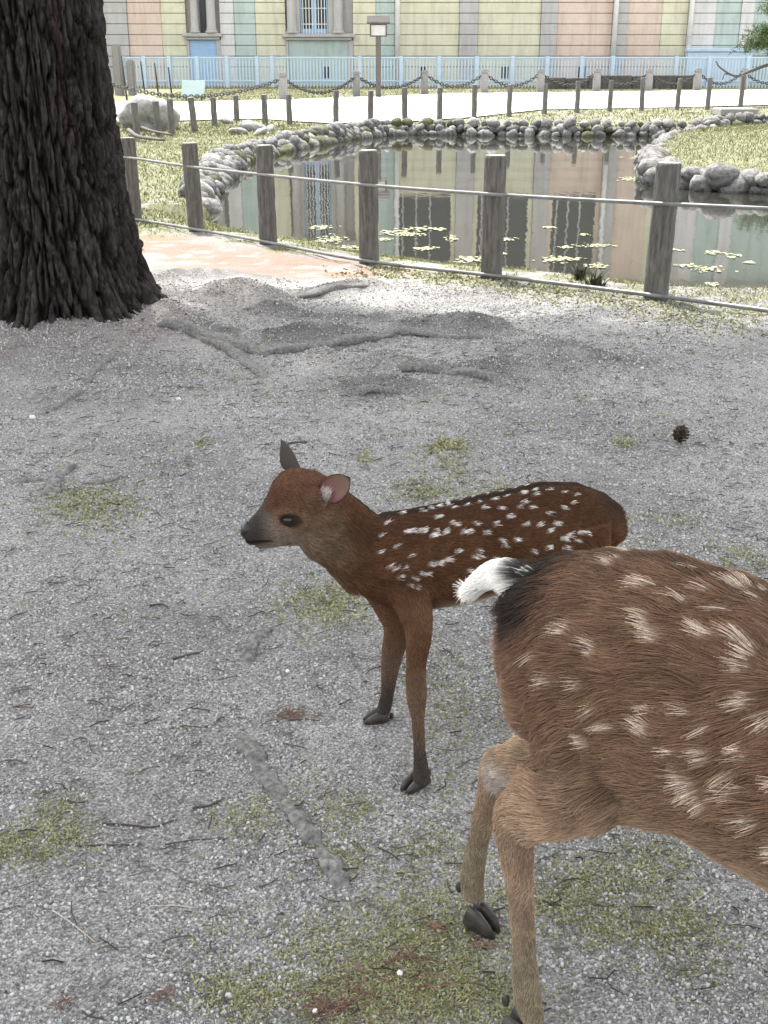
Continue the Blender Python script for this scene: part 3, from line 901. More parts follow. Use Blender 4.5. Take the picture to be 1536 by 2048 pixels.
# ------------------------------------------------------------------ pine trees
def bark_cyl(radius_fn, center_fn, z0, z1, nz, na, cell=(9, 5.0), depth=.05, seed=5):
    A = np.linspace(0, 2 * math.pi, na, endpoint=False)
    Zs = np.linspace(z0, z1, nz)
    ZZ, AA = np.meshgrid(Zs, A, indexing='ij')
    R = radius_fn(AA, ZZ)
    cx, cy = center_fn(ZZ)
    ca, sa = np.cos(AA), np.sin(AA)
    P = np.stack([ca * cell[0] * .5, sa * cell[0] * .5, ZZ * cell[1]], -1).reshape(-1, 3)
    wob = np.stack([fbm(P * .8, 3, 61), fbm(P * .8, 3, 62), fbm(P * .8, 3, 63)], -1) - .5
    f1, ed, cid = worley(P + wob * 1.5, seed)
    f1b, edb, cidb = worley((P + wob * .9) * np.array([2.3, 2.3, 2.6]), seed + 4)
    fine = .6 * fbm(P * np.array([4, 4, 1.5]), 4, 66) + .4 * fbm(P * np.array([9, 9, 7]), 3, 69)
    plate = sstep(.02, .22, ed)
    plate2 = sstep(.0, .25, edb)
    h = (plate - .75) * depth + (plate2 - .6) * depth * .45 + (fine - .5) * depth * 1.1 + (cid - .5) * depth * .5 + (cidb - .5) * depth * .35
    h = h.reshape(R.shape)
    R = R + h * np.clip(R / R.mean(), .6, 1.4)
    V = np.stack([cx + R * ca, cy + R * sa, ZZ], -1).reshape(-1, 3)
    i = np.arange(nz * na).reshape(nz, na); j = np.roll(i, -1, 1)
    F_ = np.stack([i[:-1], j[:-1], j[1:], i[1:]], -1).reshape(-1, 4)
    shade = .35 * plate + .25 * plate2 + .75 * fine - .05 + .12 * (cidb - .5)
    return V, F_, shade, cid
def tuft_mesh(centers, size, blades, cols, up=.25, wid=.055):
    """needle tufts: little fans of thin triangles round each centre"""
    n = len(centers)
    d = rng.normal(size=(n, blades, 3)); d[..., 2] += up
    d /= np.linalg.norm(d, axis=-1, keepdims=True)
    s = np.cross(d, rng.normal(size=d.shape)); s /= np.linalg.norm(s, axis=-1, keepdims=True)
    ln = size * rng.uniform(.6, 1.25, (n, blades, 1))
    c0 = centers[:, None, :] + rng.normal(size=d.shape) * size * .25
    a = c0 - s * wid * ln * 1.6; b_ = c0 + s * wid * ln * 1.6; t = c0 + d * ln
    V = np.stack([a, b_, t], 2).reshape(-1, 3)
    F_ = np.arange(len(V)).reshape(-1, 3)
    C_ = np.repeat(cols, blades * 3, 0)
    return V, F_, C_
def pine_green(n):
    k = rng.uniform(0, 1, (n, 1))
    return np.array([[.035, .055, .022]]) * (1 - k) + np.array([[.085, .115, .045]]) * k
def limb(pts, r0, r1, seg=6):
    P = smoothpath(pts, seg); n = len(P)
    return loft(P, [r0 + (r1 - r0) * i / (n - 1) for i in range(n)], None, (.3, .2, 1), 10)
def crown_points(c, R, zc, zr, n, clumps):
    cc = []
    while len(cc) < clumps:
        p = rng.uniform(-1, 1, 3)
        if p @ p < 1: cc.append(p)
    cc = np.array(cc) * np.array([R, R, zr]) + np.array([c[0], c[1], zc])
    k = rng.integers(0, clumps, n)
    P = cc[k] + rng.normal(size=(n, 3)) * np.array([R * .16, R * .16, zr * .12])
    return P, cc

# the big trunk
pt = empty('pine_tree', (TREE[0], TREE[1], tz(*TREE)))
tag(pt, 'huge old pine with deeply furrowed dark bark and roots spreading over the gravel', 'tree')
tzb = float(pt.location.z)
lobes = [(0.0, .20), (-.75, .26), (-1.6, .20), (-2.4, .22), (1.2, .18), (2.4, .2)]
def rad(A, Z_):
    r = .385 + .11 * np.exp(-np.clip(Z_ + .1, 0, 9) / .17) + .05 * np.exp(-np.clip(Z_, 0, 9) / .7) - .012 * Z_
    for a0, w in lobes:
        d = np.abs((A - a0 + math.pi) % (2 * math.pi) - math.pi)
        r = r + (.13 * np.exp(-(d / w) ** 2)) * np.exp(-np.clip(Z_ + .06, 0, 9) / .12)
        r = r + .03 * np.exp(-(d / .3) ** 2) * np.exp(-np.clip(Z_, 0, 9) / .9)
    return np.maximum(r, .2)
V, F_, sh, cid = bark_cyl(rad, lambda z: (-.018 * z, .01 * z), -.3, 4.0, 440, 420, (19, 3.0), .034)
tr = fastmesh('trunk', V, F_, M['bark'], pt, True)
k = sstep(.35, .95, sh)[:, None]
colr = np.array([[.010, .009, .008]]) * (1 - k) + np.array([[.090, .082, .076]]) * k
red = sstep(.12, .0, np.abs(np.arctan2(V[:, 1], V[:, 0]) + .95)) * sstep(.5, 1.0, V[:, 2]) * sstep(1.9, 1.3, V[:, 2]) * fbm(V * 6, 3, 3)
colr = colr * (1 - red[:, None] * .6) + np.array([[.05, .010, .010]]) * red[:, None] * .6
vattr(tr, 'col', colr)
V2, F2, sh2, _ = bark_cyl(lambda A, Z_: .338 - .018 * (Z_ - 4) + 0 * A, lambda z: (-.018 * z - .05 * np.clip(z - 4, 0, 9) ** 1.3 * .4, .01 * z), 3.98, 10.5, 60, 40, (9.5, 3.6), .04)
o = fastmesh('upper_trunk', V2, F2, M['bark'], pt, True)
vattr(o, 'col', np.repeat(np.array([[.09, .07, .055]]), len(V2), 0))
P, cc = crown_points((0.2, .2), 4.4, 9.3, 1.7, 3800, 75)
for q in cc[:22]:
    s = np.array([-.12, .08, rng.uniform(6, 9)])
    v, f = limb([s, s * .6 + q * .4 + np.array([0, 0, .3]), q], .09, .02)
    meshobj('limb', v, f, M['rootbark'], pt, True)
V, F_, C_ = tuft_mesh(P, .42, 14, pine_green(len(P)))
o = fastmesh('crown', V, F_, M['leafy'], pt); vattr(o, 'col', C_)
# surface roots, each along its own course in the photograph
def root(pxs, r, sink=.45, mat='rootbark', taper=.35):
    P = smoothpath([ground_px(x, y) for x, y in pxs], 10)
    n = len(P); q0 = np.array(pt.location)
    P = [np.array([p[0], p[1], tz(p[0], p[1])]) for p in P]
    zs = np.array([p[2] for p in P]); zs = np.convolve(np.pad(zs, 3, 'edge'), np.ones(7) / 7, 'valid')
    V = []; F_ = []; na = 14
    for i, p in enumerate(P):
        t = P[min(i + 1, n - 1)] - P[max(i - 1, 0)]; t /= np.linalg.norm(t) + 1e-9
        s = np.cross(t, [0, 0, 1]); s /= np.linalg.norm(s) + 1e-9
        e = i / (n - 1); rr_ = r * (1 - taper * e) * (1 + .22 * math.sin(i * 1.3 + r * 99) * .6)
        edge = min(1, e / .12, (1 - e) / .12); rr_ *= .45 + .55 * edge
        c = np.array([p[0], p[1], zs[i]]) + np.array([0, 0, rr_ * (1 - 2 * sink) - (1 - edge) * r * .5 - .35 * r * max(0, math.sin(i * .42 + r * 31))])
        for k in range(na):
            A = 2 * math.pi * k / na
            q_ = np.array([[math.cos(A) * 2.2, math.sin(A) * 2.2, i * .30 + r * 50]]); kk = rr_ * (1 + .6 * (vnoise(q_, 4)[0] - .5) + .45 * (vnoise(q_ * np.array([[2.7, 2.7, .6]]), 6)[0] - .5))
            V.append(c + s * kk * math.cos(A) * 1.1 + np.array([0, 0, 1]) * kk * math.sin(A) * .7 - q0)
    for i in range(n - 1):
        for k in range(na):
            F_.append((i * na + k, i * na + (k + 1) % na, (i + 1) * na + (k + 1) % na, (i + 1) * na + k))
    F_.append(tuple(reversed(range(na)))); F_.append(tuple(range((n - 1) * na, n * na)))
    return meshobj('root', [tuple(x) for x in V], F_, M[mat], pt, True)
M['rootdark'] = simple('shade_dark_root', (.07, .067, .064), (.28, .273, .262), 80, .95, .1, .9, .008)  # darker root tone, the shade of their near sides put into the colour
for pxs, r, sk in [([(458, 1462), (500, 1500), (525, 1545), (560, 1592), (608, 1655), (650, 1715), (690, 1775), (722, 1832)], .021, .47),
                   ([(100, 998), (108, 970), (128, 943), (162, 930)], .024, .40),
                   ([(165, 968), (215, 962), (290, 940)], .014, .5),
                   ([(490, 1340), (500, 1298), (522, 1268), (545, 1255)], .017, .5),
                   ([(300, 645), (380, 660), (440, 690), (490, 722), (540, 765)], .045, .45),
                   ([(240, 690), (190, 740), (150, 790), (60, 842)], .02, .5),
                   ([(345, 640), (470, 692), (560, 700), (640, 692), (730, 677), (800, 664), (900, 672), (1000, 670)], .045, .47),
                   ([(560, 595), (650, 582), (745, 568)], .035, .42),
                   ([(780, 732), (860, 740), (930, 747), (1015, 768)], .042, .45),
                   ([(700, 790), (760, 782), (835, 788)], .03, .45),
                   ([(0, 700), (50, 690)], .02, .5), ([(0, 968), (60, 962), (105, 958)], .014, .5)]:
    root(pxs, r, sk, 'rootbark' if r < .03 else 'rootdark')

# garden pine reaching in from beyond the right edge
gx0 = at(1640, 230, 40.0)
gpine = empty('garden_pine', (gx0[0], gx0[1], tz(gx0[0], gx0[1])))
tag(gpine, 'garden pine with a low twisted bare branch and one cloud of needles by the path', 'tree')
g0 = np.array(gpine.location)
trk = [g0 - g0 - np.array([0, 0, .3]), np.array([.1, 0, 1.0]), np.array([-.2, .1, 2.0]), np.array([.25, 0, 3.2]), np.array([0, 0, 4.4])]
v, f = limb(trk, .17, .07); meshobj('trunk', v, f, M['oldwood'], gpine, True)
def gat(x, y, Yd=40.0): return at(x, y, Yd) - g0
v, f = limb([np.array([.08, 0, 1.05]), gat(1575, 128), gat(1536, 130), gat(1500, 143), gat(1470, 152), gat(1440, 135), gat(1432, 122)], .075, .018, 5)
meshobj('limb', v, f, M['oldwood'], gpine, True)
v, f = limb([gat(1470, 152), gat(1450, 148), gat(1445, 160)], .03, .012, 4); meshobj('limb', v, f, M['oldwood'], gpine, True)
v, f = limb([np.array([-.15, .08, 1.9]), gat(1560, 85), gat(1510, 92)], .06, .02, 5); meshobj('limb', v, f, M['oldwood'], gpine, True)
cs = []
for (x, y, s, n) in ((1520, 82, .26, 70), (1500, 92, .2, 40), (1545, 70, .3, 80), (1580, 60, .35, 90), (1530, 62, .18, 40), (1560, 20, .4, 80), (1600, 40, .5, 120), (1640, 10, .5, 120), (1545, 95, .2, 40)):
    cs.append(gat(x, y) + rng.normal(size=(n, 3)) * s * np.array([1, 1, .5]))
cs = np.concatenate(cs)
V, F_, C_ = tuft_mesh(cs, .16, 12, pine_green(len(cs)) * 1.5, .5, .05)
o = fastmesh('crown', V, F_, M['leafy'], gpine); vattr(o, 'col', C_)

# ------------------------------------------------------------------ ground cover
def blades(P, h, w, cols, lean=.5, up=None):
    n = len(P)
    a = rng.uniform(0, 2 * math.pi, n)
    s = np.stack([np.cos(a), np.sin(a), 0 * a], -1)
    t = np.stack([rng.normal(size=n) * lean, rng.normal(size=n) * lean, np.ones(n)], -1)
    t /= np.linalg.norm(t, axis=1, keepdims=True)
    h = h[:, None]; w = w[:, None]
    mid_ = P + t * h * .55
    tip = P + t * h + np.stack([t[:, 0], t[:, 1], 0 * a - .15], -1) * h * .4
    V = np.stack([P - s * w, P + s * w, mid_ + s * w * .7, mid_ - s * w * .7, tip], 1).reshape(-1, 3)
    i = np.arange(n)[:, None] * 5
    F_ = np.concatenate([i + np.array([[0, 1, 2]]), i + np.array([[0, 2, 3]]), i + np.array([[3, 2, 4]])], 0)
    return V, F_, np.repeat(cols, 5, 0)
def zs_of(p):
    return terrain(p[:, 0], p[:, 1])
def grasscols(n, a=(.10, .115, .045), b_=(.27, .27, .13)):
    k = rng.uniform(0, 1, (n, 1))
    return np.array([a]) * (1 - k) + np.array([b_]) * k
cand = []
def scatter(x0, x1, y0, y1, n):
    return np.stack([rng.uniform(x0, x1, n), rng.uniform(y0, y1, n)], -1)
sets = [(scatter(-4.5, 5.0, 6.0, 13.5, 90000), .030, .0030), (scatter(-9, -1.0, 11, 30, 60000), .05, .006), (scatter(3.8, 13, 14.8, 30, 60000), .045, .006), (scatter(-9, 14, 26, 60, 90000), .07, .011)]
GV, GF, GC = [], [], []; off = 0
ne_f = lambda x: np.interp(x, *zip(*near_edge)); fe_f = lambda x: np.interp(x, *zip(*far_edge))
for p, hh, ww in sets:
    g = grass_mask(p[:, 0], p[:, 1]); z = zs_of(p)
    keep = (rng.uniform(0, 1, len(p)) < g ** 2.2) & (z > WZ + .02)
    keep &= ~((p[:, 1] > ne_f(p[:, 0]) - .1) & (p[:, 1] < fe_f(p[:, 0]) + .1))
    p = p[keep]; z = z[keep]
    P3 = np.stack([p[:, 0], p[:, 1], z - .003], -1)
    h = hh * rng.uniform(.5, 1.5, len(p))
    V, F_, C_ = blades(P3, h, ww * rng.uniform(.6, 1.3, len(p)), grasscols(len(p)), .6)
    GV.append(V); GF.append(F_ + off); GC.append(C_); off += len(V)
o = fastmesh('grass', np.concatenate(GV), np.concatenate(GF), M['leafy']); vattr(o, 'col', np.concatenate(GC))
tag(o, 'short yellow-green grass on the pond banks and along the path', 'grass', kind='stuff')

# tiny moss and seedling patches on the gravel
patches = [(180, 1015, 60, 26, 900), (650, 1215, 65, 35, 1100), (900, 890, 30, 10, 200), (905, 925, 35, 25, 260), (850, 985, 45, 18, 350), (1010, 985, 60, 16, 250), (730, 918, 16, 8, 60), (408, 887, 10, 6, 40), (1245, 887, 20, 8, 90),
           (25, 1690, 75, 22, 700), (120, 1650, 45, 40, 500), (500, 1640, 50, 30, 300), (690, 1625, 45, 25, 320), (870, 1700, 60, 40, 420), (850, 1880, 110, 70, 2600), (760, 1990, 140, 50, 2600), (480, 1990, 70, 30, 700), (960, 1990, 80, 50, 900),
           (690, 1710, 50, 25, 260), (1110, 1800, 90, 40, 900), (1180, 1760, 60, 40, 500), (1300, 1740, 60, 50, 700), (1340, 1850, 70, 30, 500), (1220, 1860, 60, 25, 300), (880, 1370, 50, 60, 320), (900, 1440, 70, 40, 260), (1040, 1420, 40, 60, 260),
           (1150, 1080, 120, 20, 300), (1480, 1120, 40, 20, 200), (1380, 1900, 90, 60, 360), (440, 1880, 60, 60, 160), (640, 1880, 60, 40, 300), (930, 1560, 90, 30, 200), (1330, 1040, 70, 14, 140), (300, 1250, 90, 50, 60), (610, 1600, 40, 60, 140)]
PP = []
for (x, y, sx, sy, n) in patches:
    c = ground_px(x, y); ex = ground_px(x + sx, y) - c; ey = ground_px(x, y - sy) - c
    n = int(n * .6); u = rng.normal(size=(n, 2)) * .85
    PP.append(c[None, :2] + u[:, :1] * ex[None, :2] + u[:, 1:] * ey[None, :2])
stray = np.stack([rng.uniform(-1.2, 1.5, 1600), rng.uniform(1.0, 6.0, 1600)], -1)
PP.append(stray[fbm(np.stack([stray[:, 0] * 3, stray[:, 1] * 3, 0 * stray[:, 0]], -1), 3, 91) > .55])
fl = [gp(738, 540, -.06)[:2], gp(1000, 575, -.04)[:2], gp(1300, 618, -.02)[:2], gp(1480, 660, -.01)[:2]]
q = np.concatenate([fl[i] * (1 - t) + fl[i + 1] * t for i in range(3) for t in rng.uniform(0, 1, (420, 1))[:, None]])
PP.append(q + rng.normal(size=q.shape) * np.array([.18, .16]))
p = np.concatenate(PP)
P3 = np.stack([p[:, 0], p[:, 1], zs_of(p) + .001], -1)
n = len(P3)
rep = 4
P3 = np.repeat(P3, rep, 0) + rng.normal(size=(n * rep, 3)) * np.array([.004, .004, .001])
dist = np.maximum(1, P3[:, 1] / 2)
V, F_, C_ = blades(P3, 0.0050 * rng.uniform(.5, 1.5, n * rep) * dist, .0016 * rng.uniform(.6, 1.4, n * rep) * dist, grasscols(n * rep, (.14, .145, .06), (.40, .40, .22)), 1.1)
o = fastmesh('moss', V, F_, M['leafy']); vattr(o, 'col', C_)
tag(o, 'tiny yellow-green moss and seedlings growing in patches on the gravel', 'moss', kind='stuff')

# brown needles and dark twig litter, too small to count
def sticks(p, ln, w, cols):
    n = len(p)
    P3 = np.stack([p[:, 0], p[:, 1], zs_of(p) + .004], -1)
    a = rng.normal(0.15, .75, n)
    d = np.stack([np.cos(a), np.sin(a), rng.normal(size=n) * .06], -1)
    s = np.stack([-np.sin(a), np.cos(a), 0 * a], -1)
    ln = ln[:, None]; w = w[:, None]
    bend = s * ln * rng.normal(size=(n, 1)) * .12
    up = np.array([[0, 0, 1.]]) * w
    A, B, C2 = P3 - d * ln / 2, P3 + bend + up * .5, P3 + d * ln / 2
    V = np.stack([A - s * w, A + s * w, A + up * 1.6, B - s * w, B + s * w, B + up * 1.6, C2 - s * w, C2 + s * w, C2 + up * 1.6], 1).reshape(-1, 3)
    i = np.arange(n)[:, None] * 9
    F_ = np.concatenate([i + np.array([[a_, b_, b_ + 3, a_ + 3]]) for k in (0, 3) for a_, b_ in ((0 + k, 1 + k), (1 + k, 2 + k), (2 + k, 0 + k))], 0)
    return V, F_, np.repeat(cols, 9, 0)
p = np.stack([rng.uniform(-1.6, 2.2, 3800), 1.0 + 5.5 * rng.uniform(0, 1, 3800) ** 1.3], -1)
k = rng.uniform(0, 1, (len(p), 1))
cl = np.array([[.035, .03, .027]]) * (1 - k) + np.array([[.15, .125, .105]]) * k
br = []
for (x, y, sx, sy, n) in ((580, 1432, 40, 8, 36), (710, 1990, 90, 50, 55), (840, 1975, 50, 55, 26), (800, 1915, 25, 20, 20), (330, 1990, 12, 10, 8), (125, 2010, 12, 10, 8), (880, 1855, 15, 10, 8), (965, 1890, 20, 10, 10), (650, 2020, 50, 25, 36)):
    c = ground_px(x, y); ex = ground_px(x + sx, y) - c; ey = ground_px(x, y - sy) - c
    u = rng.normal(size=(n, 2)) * .6
    br.append(c[None, :2] + u[:, :1] * ex[None, :2] + u[:, 1:] * ey[None, :2])
br = np.concatenate(br)
V, F_, C_ = sticks(np.concatenate([p, br]), np.concatenate([rng.uniform(.012, .05, len(p)), rng.uniform(.012, .04, len(br))]), np.concatenate([rng.uniform(.0006, .0016, len(p)), rng.uniform(.0005, .0011, len(br))]), np.concatenate([cl, np.repeat(np.array([[.20, .12, .09]]), len(br), 0) * rng.uniform(.6, 1.3, (len(br), 1))]))
o = fastmesh('pine_needles', V, F_, M['litter']); vattr(o, 'col', C_)
tag(o, 'scattered dark and rusty pine needles and bark crumbs on the gravel', 'litter', kind='stuff')

# twigs one can pick out
M['twig'] = simple('dark_twig', (.045, .04, .035), (.12, .105, .09), 60, .9, .2, .4, .002)
M['palewig'] = simple('pale_straw', (.40, .37, .30), (.58, .54, .45), 60, .8, .2, .2, .002)
for pxs, r, mt, lab in [([(205, 1648), (260, 1652), (305, 1656), (348, 1642)], .0030, 'twig', 'long dark twig with a slight bend on the gravel left of the pale root'),
                   ([(150, 1693), (215, 1692), (285, 1690)], .0025, 'twig', 'straight dark twig on the gravel with a thick bark flake at one end'),
                   ([(385, 1618), (420, 1612), (445, 1600)], .0028, 'twig', 'short dark twig with an upturned end between moss and pale root'),
                   ([(330, 1690), (400, 1680), (450, 1680)], .002, 'twig', 'faint thin twig lying level on the gravel below the bent twig'),
                   ([(105, 1822), (140, 1845), (190, 1885)], .0016, 'palewig', 'pale straw stalk lying slanted on the bare gravel'),
                   ([(300, 1813), (350, 1812), (390, 1818)], .0014, 'palewig', 'thin pale straw lying level on the gravel'),
                   ([(345, 1320), (375, 1312), (405, 1305)], .0035, 'twig', 'short thick dark twig on the gravel below the fawn’s head'),
                   ([(575, 1442), (610, 1440), (645, 1443)], .002, 'twig', 'thin twig beside the rusty needles in front of the fawn'),
                   ([(300, 1213), (322, 1210), (335, 1215)], .004, 'twig', 'stubby dark bark sliver on open gravel before the fawn'),
                   ([(400, 1215), (440, 1212), (490, 1208)], .0016, 'palewig', 'fine straw on the open gravel before the fawn'),
                   ([(575, 890), (590, 887), (615, 886)], .006, 'twig', 'dark curved twig lying behind the fawn’s far ear'),
                   ([(1180, 1800), (1200, 1790), (1425, 1750)][:2], .002, 'twig', 'tiny twig under the big deer’s belly'),
                   ([(1375, 1815), (1395, 1800), (1420, 1782)], .0016, 'palewig', 'pale straw stalk on the mossy gravel under the big deer’s belly')]:
    P = smoothpath([ground_px(x, y) + np.array([0, 0, r * .8]) for x, y in pxs], 5)
    n = len(P)
    c = P[n // 2].copy()
    v, f = loft([q - c for q in P], [.62 * r * (1.15 - .5 * i / n) for i in range(n)], None, (0, 0, 1), 7)
    o = meshobj('twig', v, f, M[mt], None, True); o.location = c
    tag(o, lab, 'twig')

# pine cones
def cone(loc, s, rot, label):
    parts = []
    n = 46
    for i in range(n):
        t = i / n; a = i * 2.39996
        r = .33 * math.sin(math.pi * (.12 + .8 * t)) + .05
        z = t * .95
        c = np.array([math.cos(a), math.sin(a), 0]); s_ = np.array([-math.sin(a), math.cos(a), 0])
        tip = c * (r + .20) + np.array([0, 0, z + .18]); b0 = c * .06 + np.array([0, 0, z])
        w = .13
        V = [b0 - s_ * .04, b0 + s_ * .04, tip + s_ * w - c * .05, tip + np.array([0, 0, .03]), tip - s_ * w - c * .05, tip * .97 - np.array([0, 0, .06])]
        parts.append(([tuple(x) for x in V], [(0, 1, 2, 3), (0, 3, 4), (0, 5, 1), (1, 5, 2), (2, 5, 3), (3, 5, 4), (4, 5, 0)]))
    v, f = lathe([(.10, 0), (.13, .4), (.05, 1.0)], 10); parts.append((v, f))
    V, F_ = join(parts)
    o = meshobj('pine_cone', [(x * s, y * s, z * s) for x, y, z in V], F_, M['scale'])
    o.location = loc; o.rotation_euler = rot
    tag(o, label, 'pine cone')
p = ground_px(1357, 888)
cone((p[0], p[1], p[2] + .008), .056, (.25, .1, 0), 'dark open pine cone on the bare gravel behind the fawn')
p = ground_px(267, 497)
cone((p[0] + .03, p[1], p[2] + .03), .07, (1.3, .3, .5), 'small brown pine cone on the sunlit litter beside the trunk')
# dark plant stubs at the water's edge
for (x, y, lab) in ((1190, 572, 'dark leafy stub at the water edge between the two nearest posts'), (1160, 560, 'small tuft of dark leaves on the bank beside the leafy stub')):
    p = ground_px(x, y)
    n = 60
    P3 = np.array(p)[None] + rng.normal(size=(n, 3)) * np.array([.02, .02, 0])
    V, F_, C_ = blades(P3 - np.array(p), rng.uniform(.05, .13, n), rng.uniform(.004, .01, n), grasscols(n, (.02, .025, .012), (.06, .065, .03)), .45)
    o = fastmesh('bank_plant', V, F_, M['leafy']); vattr(o, 'col', C_); o.location = p
    tag(o, lab, 'plant')

# floating weed on the pond
wp = [(645, 455, 20, 4), (660, 480, 25, 7), (700, 497, 25, 5), (800, 465, 40, 5), (840, 458, 30, 3), (815, 470, 30, 3), (850, 498, 25, 3), (905, 478, 12, 5), (940, 520, 28, 6), (1015, 480, 16, 3), (1000, 508, 14, 2), (1130, 495, 14, 3), (1115, 520, 30, 5), (1190, 492, 32, 3), (1140, 518, 28, 3), (1195, 532, 18, 4), (1170, 470, 8, 2), (1340, 500, 20, 2), (1430, 505, 20, 3), (1375, 532, 22, 3), (1415, 538, 28, 5), (1470, 512, 14, 3), (1265, 358, 25, 4), (1270, 315, 12, 3), (1340, 290, 40, 3), (1425, 570, 14, 3), (1500, 525, 12, 3), (1100, 455, 14, 2), (1190, 560, 10, 3), (880, 460, 14, 2), (770, 480, 16, 3)]
WP, WS = [], []
for (x, y, sx, sy) in wp:
    c = gp(x, y, WZ); ex = gp(x + sx, y, WZ) - c; ey = gp(x, y - sy, WZ) - c
    n = int(12 + sx * sy * .35)
    u = rng.normal(size=(n, 2)) * .55
    WP.append(c[None] + u[:, :1] * ex[None] + u[:, 1:] * ey[None]); WS.append(np.full(n, .014 * c[1] / 10))
P3 = np.concatenate(WP); ws = np.concatenate(WS); n = len(P3)
ang = np.linspace(0, 2 * math.pi, 7)[:-1]
V = P3[:, None, :] + np.stack([np.cos(ang), np.sin(ang), 0 * ang], -1)[None] * (ws * rng.uniform(.5, 1.5, n))[:, None, None]
V[..., 2] = WZ + .004 + rng.uniform(0, .006, n)[:, None] + rng.normal(size=(n, 6)) * .001
o = fastmesh('floating_weed', V.reshape(-1, 3), np.arange(n * 6).reshape(-1, 6), M['litter'])
k = rng.uniform(0, 1, (n, 1)); vattr(o, 'col', np.repeat(np.array([[.24, .25, .12]]) * (1 - k) + np.array([[.46, .46, .32]]) * k, 6, 0))
tag(o, 'pale yellow-green weed and fallen petals floating in patches on the pond', 'water weed', kind='stuff')

# ------------------------------------------------------------------ gravel: tens of thousands of grains set on the earth
def gravel():
    # density falls with distance, size grows a little
    n = 560000
    y = 1.0 + 6.6 * rng.uniform(0, 1, n) ** 1.55
    half = .42 * y + .35
    x = rng.uniform(-1, 1, n) * half + .05 * y
    cl = fbm(np.stack([x * 4, y * 4, 0 * x], -1), 4, 101)
    keep = rng.uniform(0, 1, n) < sstep(.28, .62, cl) * .60 + .16
    x, y = x[keep], y[keep]; n = len(x)
    s = (.0013 + .0028 * rng.uniform(0, 1, n) ** 3.2) * (1 + .16 * np.clip(y - 2, 0, 5))
    big_ = rng.uniform(0, 1, n) > .9985
    s[big_] *= 1.9
    P = np.stack([x, y, zs_of(np.stack([x, y], -1)) + s * .25], -1)
    me = bpy.data.meshes.new('gravel')
    me.vertices.add(n); me.vertices.foreach_set('co', P.astype(np.float32).ravel())
    S = s[:, None] * rng.uniform(.65, 1.25, (n, 3)); S[:, 2] *= .75
    for nm, arr in (('scl', S), ('rot', rng.uniform(0, 6.28, (n, 3)))):
        a = me.attributes.new(nm, 'FLOAT_VECTOR', 'POINT'); a.data.foreach_set('vector', arr.astype(np.float32).ravel())
    g = np.clip(rng.lognormal(-1.12, .52, n), .05, .50)[:, None]
    colr = g * np.array([[1, .985, .965]]) * rng.uniform(.96, 1.04, (n, 3))
    a = me.attributes.new('col', 'FLOAT_COLOR', 'POINT'); a.data.foreach_set('color', np.concatenate([colr, np.ones((n, 1))], 1).astype(np.float32).ravel())
    o = bpy.data.objects.new('gravel', me); link(o)
    ng = bpy.data.node_groups.new('gravel_scatter', 'GeometryNodeTree')
    ng.interface.new_socket('Geometry', in_out='INPUT', socket_type='NodeSocketGeometry')
    ng.interface.new_socket('Geometry', in_out='OUTPUT', socket_type='NodeSocketGeometry')
    gi = ng.nodes.new('NodeGroupInput'); go = ng.nodes.new('NodeGroupOutput')
    ico = ng.nodes.new('GeometryNodeMeshIcoSphere'); ico.inputs['Radius'].default_value = 1; ico.inputs['Subdivisions'].default_value = 1
    nz_ = ng.nodes.new('ShaderNodeTexNoise'); nz_.inputs['Scale'].default_value = 1.3
    sp = ng.nodes.new('GeometryNodeSetPosition')
    vm = ng.nodes.new('ShaderNodeVectorMath'); vm.operation = 'SUBTRACT'; vm.inputs[1].default_value = (.5, .5, .5)
    ng.links.new(nz_.outputs['Color'], vm.inputs[0])
    ng.links.new(ico.outputs['Mesh'], sp.inputs['Geometry']); ng.links.new(vm.outputs[0], sp.inputs['Offset'])
    sm = ng.nodes.new('GeometryNodeSetMaterial'); sm.inputs['Material'].default_value = M['pebble']
    ng.links.new(sp.outputs[0], sm.inputs[0])
    ip = ng.nodes.new('GeometryNodeInstanceOnPoints')
    ar = ng.nodes.new('GeometryNodeInputNamedAttribute'); ar.data_type = 'FLOAT_VECTOR'; ar.inputs['Name'].default_value = 'rot'
    asx = ng.nodes.new('GeometryNodeInputNamedAttribute'); asx.data_type = 'FLOAT_VECTOR'; asx.inputs['Name'].default_value = 'scl'
    ng.links.new(gi.outputs[0], ip.inputs['Points']); ng.links.new(sm.outputs[0], ip.inputs['Instance'])
    er = ng.nodes.new('FunctionNodeEulerToRotation'); ng.links.new(ar.outputs['Attribute'], er.inputs[0])
    ng.links.new(er.outputs[0], ip.inputs['Rotation']); ng.links.new(asx.outputs['Attribute'], ip.inputs['Scale'])
    ng.links.new(ip.outputs[0], go.inputs[0])
    md = o.modifiers.new('scatter', 'NODES'); md.node_group = ng
    me.materials.append(M['pebble'])
    tag(o, 'loose grey gravel grains covering the ground under the deer', 'gravel', kind='stuff')
gravel()

